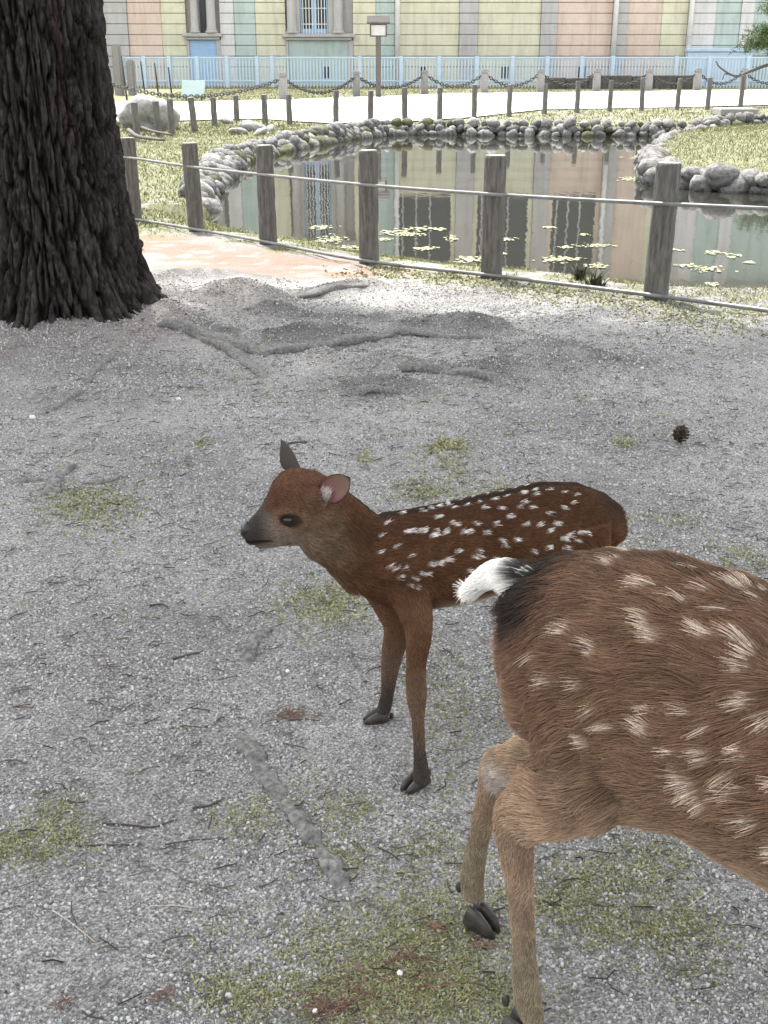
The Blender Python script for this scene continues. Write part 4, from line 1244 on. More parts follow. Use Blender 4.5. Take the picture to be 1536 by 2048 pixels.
# ------------------------------------------------------------------ deer
def build_body(name, parts, voxel, mat, parent, smooth_it=5):
    V, F_ = join(parts)
    me = bpy.data.meshes.new(name); me.from_pydata([tuple(p) for p in V], [], F_)
    bm = bmesh.new(); bm.from_mesh(me); bmesh.ops.recalc_face_normals(bm, faces=bm.faces); bm.to_mesh(me); bm.free()
    o = bpy.data.objects.new(name, me); link(o)
    r = o.modifiers.new('r', 'REMESH'); r.mode = 'VOXEL'; r.voxel_size = voxel
    s = o.modifiers.new('s', 'SMOOTH'); s.factor = .5; s.iterations = smooth_it
    dg = bpy.context.evaluated_depsgraph_get()
    m2 = bpy.data.meshes.new_from_object(o.evaluated_get(dg))
    o.modifiers.clear(); o.data = m2; bpy.data.meshes.remove(me)
    m2.name = name
    m2.polygons.foreach_set('use_smooth', [True] * len(m2.polygons))
    m2.materials.clear(); m2.materials.append(mat)
    if parent: 
        o.parent = parent; o.matrix_parent_inverse = Matrix.Translation(parent.location).inverted()
    return o
def mesh_np(me):
    n = len(me.vertices); co = np.empty(n * 3, np.float32); me.vertices.foreach_get('co', co)
    no = np.empty(n * 3, np.float32); me.vertices.foreach_get('normal', no)
    me.calc_loop_triangles()
    t = np.empty(len(me.loop_triangles) * 3, np.int32); me.loop_triangles.foreach_get('vertices', t)
    return co.reshape(-1, 3).astype(float), no.reshape(-1, 3).astype(float), t.reshape(-1, 3)
def sample(co, no, tri, n, dens=None):
    a, b_, c = co[tri[:, 0]], co[tri[:, 1]], co[tri[:, 2]]
    ar = np.linalg.norm(np.cross(b_ - a, c - a), axis=1)
    if dens is not None: ar = ar * dens[tri].mean(1)
    k = rng.choice(len(tri), n, p=ar / ar.sum())
    u = np.sqrt(rng.uniform(0, 1, n)); w = rng.uniform(0, 1, n)
    wa, wb, wc = (1 - u)[:, None], (u * (1 - w))[:, None], (u * w)[:, None]
    P = a[k] * wa + b_[k] * wb + c[k] * wc
    Nn = no[tri[k, 0]] * wa + no[tri[k, 1]] * wb + no[tri[k, 2]] * wc
    Nn /= np.linalg.norm(Nn, axis=1, keepdims=True) + 1e-9
    return P, Nn
def bone_field(P, bones, soft=.012):
    """bones: (a, b, radius, flow, id) -> flow direction and per-bone weights"""
    W = []; D = []
    for a, b_, r, fl, _ in bones:
        a = np.array(a); b_ = np.array(b_)
        e = b_ - a; t = np.clip(((P - a) @ e) / (e @ e), 0, 1)
        d = np.linalg.norm(P - a - t[:, None] * e, axis=1) - r
        D.append(d)
    D = np.array(D); D = D - D.min(0)
    W = np.exp(-D / soft); W /= W.sum(0)
    fl = np.array([b_[3] for b_ in bones])
    flow = W.T @ fl
    return flow, W
def fur_object(name, P, Nn, flow, length, cols, radius, parent, mat, lift=.35, k=5, clump=.25, seed=0, curl=.5):
    n = len(P)
    t = flow - Nn * np.sum(flow * Nn, 1, keepdims=True)
    t /= np.linalg.norm(t, axis=1, keepdims=True) + 1e-6
    b_ = np.cross(Nn, t)
    # clumps bend together
    q = P * 55
    w1 = (vnoise(q, seed + 1) - .5)[:, None] * 2; w2 = (vnoise(q * .35, seed + 2) - .5)[:, None] * 2
    t = t + b_ * (w1 * clump + w2 * clump * 1.3) + rng.normal(size=(n, 3)) * .09
    t -= Nn * np.sum(t * Nn, 1, keepdims=True); t /= np.linalg.norm(t, axis=1, keepdims=True) + 1e-6
    lf = (lift * (1 + .5 * (vnoise(q * .6, seed + 5) - .5)) * rng.uniform(.6, 1.4, n))[:, None]
    L_ = (length * rng.uniform(.65, 1.2, n))[:, None]
    pts = np.empty((n, k, 3), np.float32)
    for i in range(k):
        s = i / (k - 1)
        pts[:, i] = P - Nn * .0008 + L_ * (t * s * (1 - .12 * lf) + Nn * (lf * (s - curl * s * s)) + np.array([0, 0, -.10]) * s * s)
    cu = bpy.data.hair_curves.new(name)
    cu.add_curves([k] * n)
    cu.attributes['position'].data.foreach_set('vector', pts.ravel())
    rad = np.repeat((radius * rng.uniform(.7, 1.2, n))[:, None], k, 1) * np.linspace(1, .25, k)[None]
    a = cu.attributes.get('radius') or cu.attributes.new('radius', 'FLOAT', 'POINT')
    a.data.foreach_set('value', rad.astype(np.float32).ravel())
    a = cu.attributes.new('col', 'FLOAT_COLOR', 'CURVE')
    a.data.foreach_set('color', np.concatenate([np.clip(cols, 0, 1), np.ones((n, 1))], 1).astype(np.float32).ravel())
    cu.materials.append(mat)
    o = bpy.data.objects.new(name, cu); link(o)
    if parent:
        o.parent = parent; o.matrix_parent_inverse = Matrix.Translation(parent.location).inverted()
    return o
m, nt, b = newmat('fur', .75, .12)
a_ = N(nt, 'ShaderNodeAttribute', attribute_name='col')
hi_ = N(nt, 'ShaderNodeHairInfo')
nt.links.new(mix(nt, 1.0, a_.outputs['Color'], ramp(nt, hi_.outputs['Intercept'], [(0, (.42, .40, .38)), (.5, (.95, .95, .95)), (1, (1.45, 1.42, 1.38))]), 'MULTIPLY'), b.inputs['Base Color'])  # dark roots and light tips paint shade and highlight into each strand
M['fur'] = m
M['skin'] = attrmat('under_fur', 'col', .9, .1)
M['hoof'] = simple('dark_hoof', (.02, .018, .016), (.06, .052, .045), 60, .45, .4, .2, .001)
m, nt, b = newmat('eye_black', .06, .6); b.inputs['Base Color'].default_value = (.006, .005, .004, 1); M['eye'] = m
m, nt, b = newmat('wet_nose', .35, .5); b.inputs['Base Color'].default_value = (.012, .011, .011, 1); bump(nt, b, noise_node(nt, coord(nt), 600, 3), .4, .0006); M['nose'] = m
def mixc(a, b_, t):
    return np.asarray(a) * (1 - t[:, None]) + np.asarray(b_) * t[:, None]
def world_child(o, parent):
    o.parent = parent; o.matrix_parent_inverse = Matrix.Translation(parent.location).inverted()
    return o
def hoof(toe, heel_dir, w, L_, h, parent, side):
    """cloven hoof: two toes; toe = ground point under the tip, heel_dir = horizontal unit vector to the heel"""
    toe = np.array(toe); d = np.array([heel_dir[0], heel_dir[1], 0]); d /= np.linalg.norm(d); s = np.array([-d[1], d[0], 0])
    parts = []
    for sg in (-1, 1):
        c = s * sg * w * .30
        P = [toe + c * .7 + np.array([0, 0, h * .10]), toe + c + d * L_ * .25 + np.array([0, 0, h * .32]), toe + c + d * L_ * .6 + np.array([0, 0, h * .52]), toe + c + d * L_ * .95 + np.array([0, 0, h * .62])]
        parts.append(loft(P, [w * .07, w * .22, w * .27, w * .24], [h * .10, h * .32, h * .46, h * .45], s, 10))
    V, F_ = join(parts)
    o = meshobj('hoof', [tuple(p) for p in V], F_, M['hoof'], None, True)
    return world_child(o, parent)
def ear_mesh(base, axis_, open_, L_, W, parent, inner, outer, cup=.55, tipw=.12):
    axis_ = np.array(axis_, float); axis_ /= np.linalg.norm(axis_)
    open_ = np.array(open_, float); open_ -= axis_ * (open_ @ axis_); open_ /= np.linalg.norm(open_)
    s = np.cross(axis_, open_)
    nu, nv = 16, 13
    V = []; Cc = []; F_ = []
    for lay in (0, 1):
        for i in range(nu):
            u = 1 - (1 - i / (nu - 1)) ** 1.7
            w = W * max(.004, math.sin(math.pi * (.13 + .87 * u))) ** (.55 if tipw > .3 else .85)
            for j in range(nv):
                v = j / (nv - 1) * 2 - 1
                c = cup * (1.5 - u)
                th = v * min(1.45, c * 1.6)
                x = w * .5 * math.sin(th) / max(.3, math.sin(min(1.45, c * 1.6)))
                y = w * .5 * (1 - math.cos(th)) * 1.1
                p = np.array(base) + axis_ * L_ * u + s * x + open_ * y - open_ * (W * .25)
                p = p - open_ * (.0016 if lay else 0) + axis_ * 0
                p = p - axis_ * abs(v) ** 3 * L_ * .05
                V.append(tuple(p)); Cc.append(outer if lay else inner(u, v))
    n1 = nu * nv
    for lay in (0, 1):
        for i in range(nu - 1):
            for j in range(nv - 1):
                q = (lay * n1 + i * nv + j, lay * n1 + i * nv + j + 1, lay * n1 + (i + 1) * nv + j + 1, lay * n1 + (i + 1) * nv + j)
                F_.append(q if lay == 0 else q[::-1])
    rim = [i * nv for i in range(nu)] + [(nu - 1) * nv + j for j in range(1, nv)] + [i * nv + nv - 1 for i in range(nu - 2, -1, -1)]
    for a, b_ in zip(rim[:-1], rim[1:]): F_.append((a, b_, b_ + n1, a + n1))
    o = meshobj('ear', V, F_, M['skin'], None, True); vattr(o, 'col', np.array(Cc))
    return world_child(o, parent), np.array(V), n1, nu, nv
def pixel_hits(obj, pxl):
    """where camera rays through photo pixels meet a body (world space)"""
    co, no, tri = mesh_np(obj.data)
    bv = BVHTree.FromPolygons(co.tolist(), tri.tolist())
    out = []
    for (x, y, r) in pxl:
        d = Vector(ray(x, y)).normalized()
        h = bv.ray_cast(Vector((0, 0, CAMZ)), d)
        if h[0] is not None: out.append((np.array(h[0]), r))
    return out

# ---------------- fawn
FA = math.radians(25)
fF = np.array([-math.cos(FA), -math.sin(FA), 0]); fR = np.array([fF[1], -fF[0], 0]); fM = np.array([.022, 1.957, 0])
fz0 = .5 * (tz(.059, 1.832) + tz(-.014, 2.081))
def fw_(f, r, z): return fM + fF * f + fR * r + np.array([0, 0, z])
fawn = empty('fawn', (fM[0], fM[1], 0))
tag(fawn, 'small spotted fawn standing in profile with its head low and ears up', 'fawn')
tors = [(.155, .512, .470, .026), (.12, .523, .430, .050), (.07, .529, .382, .066), (.02, .531, .348, .076), (-.05, .529, .333, .083), (-.14, .531, .328, .088), (-.23, .535, .335, .087), (-.32, .540, .348, .083), (-.40, .527, .36, .074), (-.46, .500, .375, .058), (-.505, .465, .39, .034)]
def torso(secs, W, n=28, egg=.12):
    V = []; F_ = []
    for (f, zt_, zb_, hw) in secs:
        zc, hh = (zt_ + zb_) / 2, (zt_ - zb_) / 2
        for k in range(n):
            A = 2 * math.pi * k / n
            zz = math.sin(A); wd = math.cos(A) * (1 - egg * zz)
            V.append(W(f, hw * wd, zc + hh * zz))
    m_ = len(secs)
    for i in range(m_ - 1):
        for k in range(n):
            F_.append((i * n + k, i * n + (k + 1) % n, (i + 1) * n + (k + 1) % n, (i + 1) * n + k))
    F_.append(tuple(reversed(range(n)))); F_.append(tuple(range((m_ - 1) * n, m_ * n)))
    return V, F_
HY = 1.885
def hd(x, z, dy=0.0): return np.array([x, HY + dy, z])
parts = [torso(tors, fw_)]
# neck
neckp = [fw_(.045, 0, .445), fw_(.085, 0, .485), fw_(.118, -.002, .530), hd(-.108, .566), hd(-.128, .578)]
parts.append(loft(neckp, [.060, .052, .045, .040, .037], [.076, .068, .058, .052, .045], fR, 20))
# head, from poll to muzzle; x forward is negative
hs_ = [(-.098, .598, .030, .027), (-.115, .592, .046, .037), (-.135, .584, .058, .043), (-.155, .578, .064, .045), (-.172, .572, .062, .043), (-.187, .563, .055, .038), (-.200, .550, .043, .0295), (-.212, .539, .0345, .0240), (-.224, .530, .0285, .0210), (-.236, .5225, .0245, .0190), (-.245, .518, .0200, .0165), (-.2505, .516, .012, .011)]
def headloft(secs, n=24):
    V = []; F_ = []
    for (x, zc, hh, hw) in secs:
        for k in range(n):
            A = 2 * math.pi * k / n
            zz = math.sin(A)
            V.append(hd(x - .010 * zz * (hh / .06), zc + hh * zz, -hw * math.cos(A) * (1 - .10 * (zz < 0) * -zz + .06 * zz)))
    m_ = len(secs)
    for i in range(m_ - 1):
        for k in range(n):
            F_.append((i * n + k, i * n + (k + 1) % n, (i + 1) * n + (k + 1) % n, (i + 1) * n + k))
    F_.append(tuple(reversed(range(n)))); F_.append(tuple(range((m_ - 1) * n, m_ * n)))
    return V, F_
parts.append(headloft(hs_))
parts.append(loft([hd(-.160, .532), hd(-.138, .520), hd(-.120, .505), fw_(.125, 0, .480)], [.026, .032, .034, .034], [.020, .026, .030, .034], (0, 1, 0), 14))
parts.append(loft([hd(-.150, .520), hd(-.185, .513), hd(-.212, .503), hd(-.228, .498)], [.024, .021, .016, .011], [.017, .014, .010, .007], (0, 1, 0), 14))   # lower jaw
for sg in (-1, 1):      # brow ridges and cheeks
    parts.append(loft([hd(-.185, .578, sg * .030), hd(-.168, .588, sg * .037), hd(-.145, .584, sg * .038)], [.009, .011, .008], None, (0, 0, 1), 10))
    parts.append(loft([hd(-.125, .595, sg * .030), hd(-.108, .606, sg * .042)], [.020, .014], None, (0, 0, 1), 12))
def leg(pts, ra, rb, side): 
    return loft(smoothpath(pts, 3), list(np.interp(np.linspace(0, len(ra) - 1, (len(ra) - 1) * 3 + 1), range(len(ra)), ra)), list(np.interp(np.linspace(0, len(rb) - 1, (len(rb) - 1) * 3 + 1), range(len(rb)), rb)), side, 14)
zN, zF = tz(.059, 1.832), tz(-.014, 2.081)
nl = [fw_(.03, -.045, .46), fw_(.0, -.062, .39), at(838, 1262, 1.865), at(832, 1330, 1.858), at(833, 1388, 1.852), at(836, 1440, 1.848), at(839, 1500, 1.844), at(842, 1540, 1.843), at(838, 1566, 1.838)]
parts.append(leg(nl, [.035, .031, .0225, .0170, .0180, .0112, .0105, .0145, .0120], [.058, .038, .0260, .0190, .0205, .0122, .0115, .0155, .0130], fR))
fl_ = [fw_(.03, .045, .46), fw_(.0, .062, .38), at(797, 1245, 1.995), at(787, 1298, 2.025), at(779, 1345, 2.05), at(775, 1385, 2.07), at(768, 1418, 2.085), at(758, 1436, 2.088)]
parts.append(leg(fl_, [.035, .036, .027, .021, .0170, .0125, .0140, .0125], [.060, .050, .032, .024, .0180, .0135, .0150, .0130], fR))
hind_feet = {}
for sg in (-1, 1):
    ff = -.40 if sg < 0 else -.46
    h0 = [fw_(-.36, sg * .045, .45), fw_(-.36, sg * .066, .39), fw_(-.345, sg * .072, .325), fw_(-.40, sg * .070, .265), fw_(ff - .06, sg * .066, .222), fw_(ff - .045, sg * .064, .15), fw_(ff - .02, sg * .064, .065), fw_(ff + .005, sg * .064, .035)]
    parts.append(leg(h0, [.05, .045, .036, .026, .016, .0115, .0135, .012], [.085, .075, .055, .036, .020, .0130, .0145, .013], fR))
    hind_feet[sg] = fw_(ff + .045, sg * .064, 0)
fbody = build_body('body', parts, .0036, M['skin'], fawn, 4)
# hooves
hoof(np.array([*gp(806, 1592)[:2], zN - .002]), (.75, .55), .034, .056, .032, fawn, 1)
hoof(np.array([*gp(727, 1449)[:2], zF - .002]), (1.0, .15), .032, .054, .030, fawn, 1)
for sg in (-1, 1):
    p = hind_feet[sg]; hoof(np.array([p[0], p[1], tz(p[0], p[1]) - .002]), -fF[:2], .032, .052, .030, fawn, 1)
# ears, eyes, nose
earin = lambda u, v: tuple((np.array((.24, .10, .105)) * max(0, 1 - u * 1.5) + np.array((.17, .115, .085)) * min(1, u * 1.5)) * (1 - .8 * min(1, max(0, abs(v) - .78) / .2)) * (1 - .75 * max(0, (u - .88) / .12)))
e1, *_ = ear_mesh(hd(-.106, .604, -.036), (.50, -.42, .52), (-.1, -1, .30), .068, .048, fawn, earin, (.11, .06, .035), .42, .50)
e2, *_ = ear_mesh(at(592, 942, 1.912), at(556, 883, 1.935) - at(592, 942, 1.912), (-.75, .6, .1), float(np.linalg.norm(at(556, 883, 1.935) - at(592, 942, 1.912))), .036, fawn, earin, (.06, .052, .047), .75, .06)
def ball(name, c, r, mat, parent, sc=(1, 1, 1)):
    bm = bmesh.new(); bmesh.ops.create_uvsphere(bm, u_segments=24, v_segments=16, radius=r)
    me = bpy.data.meshes.new(name); bm.to_mesh(me); bm.free()
    me.polygons.foreach_set('use_smooth', [True] * len(me.polygons)); me.materials.append(mat)
    o = bpy.data.objects.new(name, me); link(o)
    o.location = Vector(c) - parent.location; o.scale = sc; o.parent = parent
    return o
for sg in (-1, 1):
    ball('eye', hd(-.1665, .5605, sg * .0330), .0118, M['eye'], fawn, (1.12, .92, .80))
et = hd(-.104, .603, -.040) + rng.normal(size=(260, 3)) * np.array([.004, .003, .006])
fur_object('ear_tuft', et, np.repeat([[-.15, -.9, .3]], 260, 0), np.repeat([[.45, -.2, .5]], 260, 0), np.full(260, .016), np.array([[.62, .56, .52]]) * rng.uniform(.6, 1.2, (260, 1)), .00035, fawn, M['fur'], .35, 4, .5, 31)
noseV, noseF = headloft([(-.236, .531, .0155, .0165), (-.245, .5275, .0165, .0165), (-.2525, .524, .013, .0135), (-.256, .522, .006, .007)], 18)
world_child(meshobj('nose', [tuple(p) for p in noseV], noseF, M['nose'], None, True), fawn)

fb = [(fw_(.12, 0, .47), fw_(-.45, 0, .45), .085, -fF * 1.0 + np.array([0, 0, -.10]), 'body'),
      (fw_(.07, 0, .46), hd(-.112, .565), .05, -fF * .4 + np.array([.1, 0, -.8]), 'neck'),
      (hd(-.115, .59), hd(-.175, .572), .05, np.array([1, 0, .10]), 'head'), (hd(-.18, .565), hd(-.245, .518), .02, np.array([.8, 0, .5]), 'muzzle')]
for L0 in (nl, fl_):
    for a, b_ in zip(L0[1:-1], L0[2:]): fb.append((a, b_, .016, (b_ - a) / np.linalg.norm(b_ - a), 'leg'))
for sg in (-1, 1):
    ff = -.40 if sg < 0 else -.46
    fb.append((fw_(-.36, sg * .06, .40), fw_(ff - .06, sg * .066, .222), .035, np.array([-fF[0] * .3, -fF[1] * .3, -.9]), 'hleg'))
    fb.append((fw_(ff - .06, sg * .066, .222), fw_(ff - .02, sg * .064, .05), .012, np.array([0, 0, -1.]), 'leg'))
ids = [b_[4] for b_ in fb]
z6 = lambda x, y, r: (840 + x / 2.207, 920 + y / 2.207, r)
z5 = lambda x, y, r: (440 + x / 3.339, 840 + y / 3.339, r)
spots_px = [z6(x, y, .0048) for x, y in [(450, 148), (455, 187), (505, 152), (672, 190), (280, 210), (350, 212), (435, 208), (490, 208), (630, 208), (565, 235), (388, 250), (75, 250), (140, 277), (238, 280), (330, 283), (460, 285), (522, 287), (595, 278), (105, 322), (185, 320), (210, 318), (285, 322), (565, 318), (700, 318), (10, 318), (355, 352), (420, 352), (630, 345), (655, 330), (160, 405), (235, 425), (260, 420), (320, 435), (45, 460), (80, 455), (120, 440), (210, 490), (495, 400), (640, 385), (5, 500), (560, 390), (155, 285), (60, 330)]]
spots_px += [z5(x, y, .0042) for x, y in [(1440, 650), (1240, 745), (1270, 742), (1310, 745), (1350, 735), (1490, 755), (1410, 775), (1110, 690), (1070, 770), (1170, 850), (1270, 910), (1050, 890), (1400, 965), (1450, 960), (1120, 990), (1160, 1000), (1220, 1000), (1190, 1050), (1290, 1055), (1260, 1100), (1310, 1110), (1500, 940), (1380, 1030), (1340, 610), (1400, 595), (1460, 582), (1520, 572), (1210, 625)]]
spots_px += [(x, y, .0036) for x, y in [(905, 1015), (930, 1010), (955, 1005), (985, 998), (1010, 992), (1040, 985), (1065, 980), (1095, 979), (1125, 984), (1150, 990), (1005, 1150 - 60), (955, 1100), (870, 1060), (1100, 1060), (1150, 1080), (1170, 1065)]]
fspots = pixel_hits(fbody, spots_px)
# the side turned away: mirror image of what shows
fspots += [(p - 2 * fR * ((p - fM) @ fR), r) for p, r in fspots]
def fawn_color(P, W):
    idw = {k: sum(W[i] for i in range(len(ids)) if ids[i] == k) for k in set(ids)}
    r = (P - fM) @ fR; f = (P - fM) @ fF; z = P[:, 2]
    base = np.repeat(np.array([[.118, .057, .029]]), len(P), 0)
    base = mixc(base, np.repeat([[.088, .042, .022]], len(P), 0), sstep(.45, .53, z) * (idw['body']))
    n1 = fbm(P * 30, 3, 7)
    base = base * (.75 + .5 * n1)[:, None]
    mid = sstep(.016, .004, np.abs(r)) * sstep(.49, .52, z) * (idw['body'] + idw['neck'])           # dark line down the back
    base = mixc(base, np.array([[.025, .020, .017]]), np.clip(mid, 0, 1) * .85)
    rump = sstep(-.40, -.48, f) * sstep(.42, .5, z)
    base = mixc(base, np.array([[.05, .036, .028]]), np.clip(rump * 1.1, 0, .9))
    belly = sstep(.375, .338, z) * idw['body'] * sstep(.06, -.06, f)
    base = mixc(base, np.array([[.62, .57, .50]]), belly)
    chest = sstep(.10, .16, f) * idw['neck'] * sstep(.50, .44, z) + idw['neck'] * sstep(.1, .15, f) * sstep(.52, .48, z)
    base = mixc(base, np.array([[.33, .275, .20]]), np.clip(chest * 1.3 + idw['neck'] * sstep(.10, .165, f) * .9 + idw['neck'] * sstep(.56, .50, z) * sstep(.06, .12, f) * .5, 0, .8) * (.6 + .6 * n1))
    for p, rr_ in fspots:
        d = np.linalg.norm((P - p) * np.array([1, 1, 1]), axis=1)
        base = mixc(base, np.array([[.90, .86, .80]]), sstep(rr_ * 1.2, rr_ * .75, d))
    lg = idw['leg']
    lgc = mixc(np.repeat([[.155, .082, .046]], len(P), 0) * (.75 + .5 * n1)[:, None], np.array([[.19, .125, .085]]), sstep(.30, .20, z))
    lgc = mixc(lgc, np.array([[.080, .068, .058]]), sstep(.17, .07, z))
    base = mixc(base, lgc, lg)
    # head
    hx, hz = P[:, 0], P[:, 2]
    hh = np.clip(idw['head'] + idw['muzzle'], 0, 1)
    hc = np.repeat([[.130, .064, .037]], len(P), 0) * (.75 + .5 * n1)[:, None]
    hc = mixc(hc, np.array([[.235, .20, .165]]), sstep(.556, .535, hz + (hx + .16) * .5))                # grey-buff cheek and jaw
    hc = mixc(hc, np.array([[.060, .050, .045]]), sstep(-.190, -.228, hx) * .95)                       # dark muzzle
    hc = mixc(hc, np.array([[.28, .23, .19]]), sstep(.506, .497, hz) * sstep(-.240, -.215, hx))         # pale chin
    hc = mixc(hc, np.array([[.012, .010, .010]]), sstep(.0042, .0018, np.abs(hz - (.5085 + (hx + .245) * .08))) * sstep(-.196, -.206, hx) * .9)       # mouth line
    ed = np.hypot((hx + .1665) / 1.35, (hz - .5605) / 1.0)
    side = np.abs(P[:, 1] - HY) > .02
    hc = mixc(hc, np.array([[.26, .17, .12]]), sstep(.030, .021, ed) * side * .6)
    hc = mixc(hc, np.array([[.02, .016, .014]]), sstep(.0165, .0125, ed) * side)
    return mixc(base, hc, hh)
co, no, tri = mesh_np(fbody.data)
flow, W = bone_field(co, fb, .02)
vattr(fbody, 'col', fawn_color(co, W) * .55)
hw_ = sum(W[i] for i in range(len(ids)) if ids[i] in ('head', 'muzzle')); lw_ = sum(W[i] for i in range(len(ids)) if ids[i] == 'leg')
P, Nn = sample(co, no, tri, 190000, 1 + 1.6 * hw_ + .9 * lw_)
flow, W = bone_field(P, fb, .02)
hw_ = sum(W[i] for i in range(len(ids)) if ids[i] in ('head', 'muzzle')); mz = sum(W[i] for i in range(len(ids)) if ids[i] == 'muzzle'); lw_ = sum(W[i] for i in range(len(ids)) if ids[i] == 'leg')
nk_ = W[1]; ln = (.0135 + .009 * nk_ * sstep(.58, .47, P[:, 2]) + .006 * sstep(.40, .345, P[:, 2])) * (1 - hw_ - lw_).clip(0, 1) + .0062 * hw_ * (1 - .5 * mz) + .0062 * lw_
ed = np.hypot((P[:, 0] + .1665) / 1.2, P[:, 2] - .5605)
keep = ~((ed < .0125) & (np.abs(P[:, 1] - HY) > .02) & (hw_ > .5)) & ~((P[:, 0] < -.240) & (P[:, 2] > .508))
P, Nn, flow, ln = P[keep], Nn[keep], flow[keep], ln[keep]
cols = fawn_color(P, W[:, keep]) * rng.uniform(.6, 1.4, (len(P), 1)) * (.8 + .4 * vnoise(P * 90, 29))[:, None]
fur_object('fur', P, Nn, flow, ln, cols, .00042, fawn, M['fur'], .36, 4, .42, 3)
# short tail
tl = [fw_(-.45, 0, .460), fw_(-.490, 0, .455), fw_(-.508, 0, .430), fw_(-.510, 0, .400)]
v, f = loft(smoothpath(tl, 3), list(np.linspace(.015, .007, 10)), None, fR, 10)
to = world_child(meshobj('tail', v, f, M['skin'], None, True), fawn); vattr(to, 'col', np.repeat([[.05, .032, .022]], len(v), 0))
tco, tno, ttri = mesh_np(to.data)
P, Nn = sample(tco, tno, ttri, 3500)
fur_object('tail_fur', P, Nn, np.repeat([np.array([-fF[0] * .3, -fF[1] * .3, -.9])], len(P), 0), np.full(len(P), .016), np.array([[.075, .042, .026]]) * rng.uniform(.6, 1.4, (len(P), 1)), .00035, fawn, M['fur'], .3, 4, .3, 21)

# ---------------- the bigger deer, walking out of the picture
DA = math.radians(38)
dF = np.array([math.cos(DA), -math.sin(DA), 0]); dR = np.array([dF[1], -dF[0], 0]); dM = np.array([.1825, 1.3635, 0])
def dw_(f, r, z): return dM + dF * f + dR * r + np.array([0, 0, z])
deer = empty('deer', (dM[0], dM[1], 0))
tag(deer, 'bigger brown spotted deer seen from its hindquarters, striding off past the fawn', 'deer')
tors2 = [(-.006, .655, .575, .040), (.022, .686, .520, .080), (.065, .718, .465, .112), (.12, .738, .440, .128), (.20, .750, .432, .138), (.28, .746, .430, .145), (.36, .730, .415, .147), (.46, .722, .392, .144), (.56, .735, .355, .132), (.64, .735, .375, .108), (.70, .715, .43, .075)]
parts = [torso(tors2, dw_)]
# near hind leg
def dleg(spec):
    pts = [dw_(*s[:3]) for s in spec]
    return pts, [s[3] for s in spec], [s[4] for s in spec]
nh = [(.12, .062, .640, .058, .095), (.150, .082, .565, .054, .078), (.170, .090, .505, .048, .078), (.136, .092, .456, .041, .060), (.092, .090, .406, .032, .043), (.058, .086, .358, .0240, .0335), (.060, .084, .310, .0190, .0250), (.070, .081, .230, .0150, .0180), (.078, .079, .150, .0145, .0170), (.086, .078, .078, .0185, .0210), (.098, .078, .040, .0155, .0175)]
fh = [(.070, -.062, .640, .060, .100), (.070, -.085, .560, .056, .100), (.085, -.094, .460, .046, .075), (.035, -.092, .380, .034, .046), (-.035, -.085, .328, .026, .034), (-.072, -.081, .305, .0215, .0300), (-.086, -.080, .255, .0180, .0210), (-.102, -.079, .165, .0150, .0170), (-.113, -.078, .080, .0185, .0200), (-.104, -.078, .045, .0155, .0170)]
for sp_ in (nh, fh):
    pts, ra, rb = dleg(sp_); parts.append(leg(pts, ra, rb, dR))
# front legs, neck and head, beyond the frame
ffeet = {}
for sg, ff in ((1, .56), (-1, .66)):
    sp_ = [(.58, sg * .06, .60, .05, .10), (.56, sg * .085, .50, .05, .085), (.55, sg * .085, .42, .038, .055), (ff - .0, sg * .08, .27, .025, .028), (ff, sg * .078, .18, .0155, .0175), (ff + .0, sg * .076, .08, .019, .021), (ff + .015, sg * .076, .04, .016, .018)]
    pts, ra, rb = dleg(sp_); parts.append(leg(pts, ra, rb, dR)); ffeet[sg] = ff + .05
parts.append(loft([dw_(.60, 0, .60), dw_(.68, 0, .70), dw_(.75, 0, .82), dw_(.80, 0, .92)], [.09, .075, .058, .05], [.12, .095, .07, .06], dR, 18))
parts.append(loft([dw_(.755, 0, .955), dw_(.79, 0, .960), dw_(.84, 0, .950), dw_(.89, 0, .920), dw_(.94, 0, .885), dw_(.975, 0, .865)], [.04, .055, .055, .042, .030, .020], [.045, .066, .066, .048, .036, .022], dR, 18))
for sg in (-1, 1): parts.append(loft([dw_(.15, sg * .082, .505), dw_(.22, sg * .085, .500), dw_(.29, sg * .082, .512), dw_(.36, sg * .07, .52)], [.034, .034, .034, .03], [.060, .056, .060, .06], dR, 14))      # flank fold
dbody = build_body('body', parts, .0052, M['skin'], deer, 4)
for (f, r, ang) in ((.132, .078, 0), (.555 + .06, .076, 0), (.655 + .06, -.076, 0)):
    p = dw_(f, r, 0); hoof(np.array([p[0], p[1], tz(p[0], p[1]) - .002]), -dF[:2], .048, .078, .045, deer, 1)
p = dw_(-.062, -.078, 0); hh_ = hoof(np.array([p[0], p[1], tz(p[0], p[1]) - .002]), -dF[:2], .038, .054, .046, deer, 1)
for sg in (-1, 1):
    ear_mesh(dw_(.765, sg * .045, .995), dR * sg * .8 - dF * .3 + np.array([0, 0, .6]), dF * .6 + dR * sg * .6, .15, .07, deer, earin, (.14, .085, .05), .7, .12)
    ball('eye', dw_(.865, sg * .042, .957), .017, M['eye'], deer)
ball('nose', dw_(.982, 0, .868), .02, M['nose'], deer, (1, 1, .8))
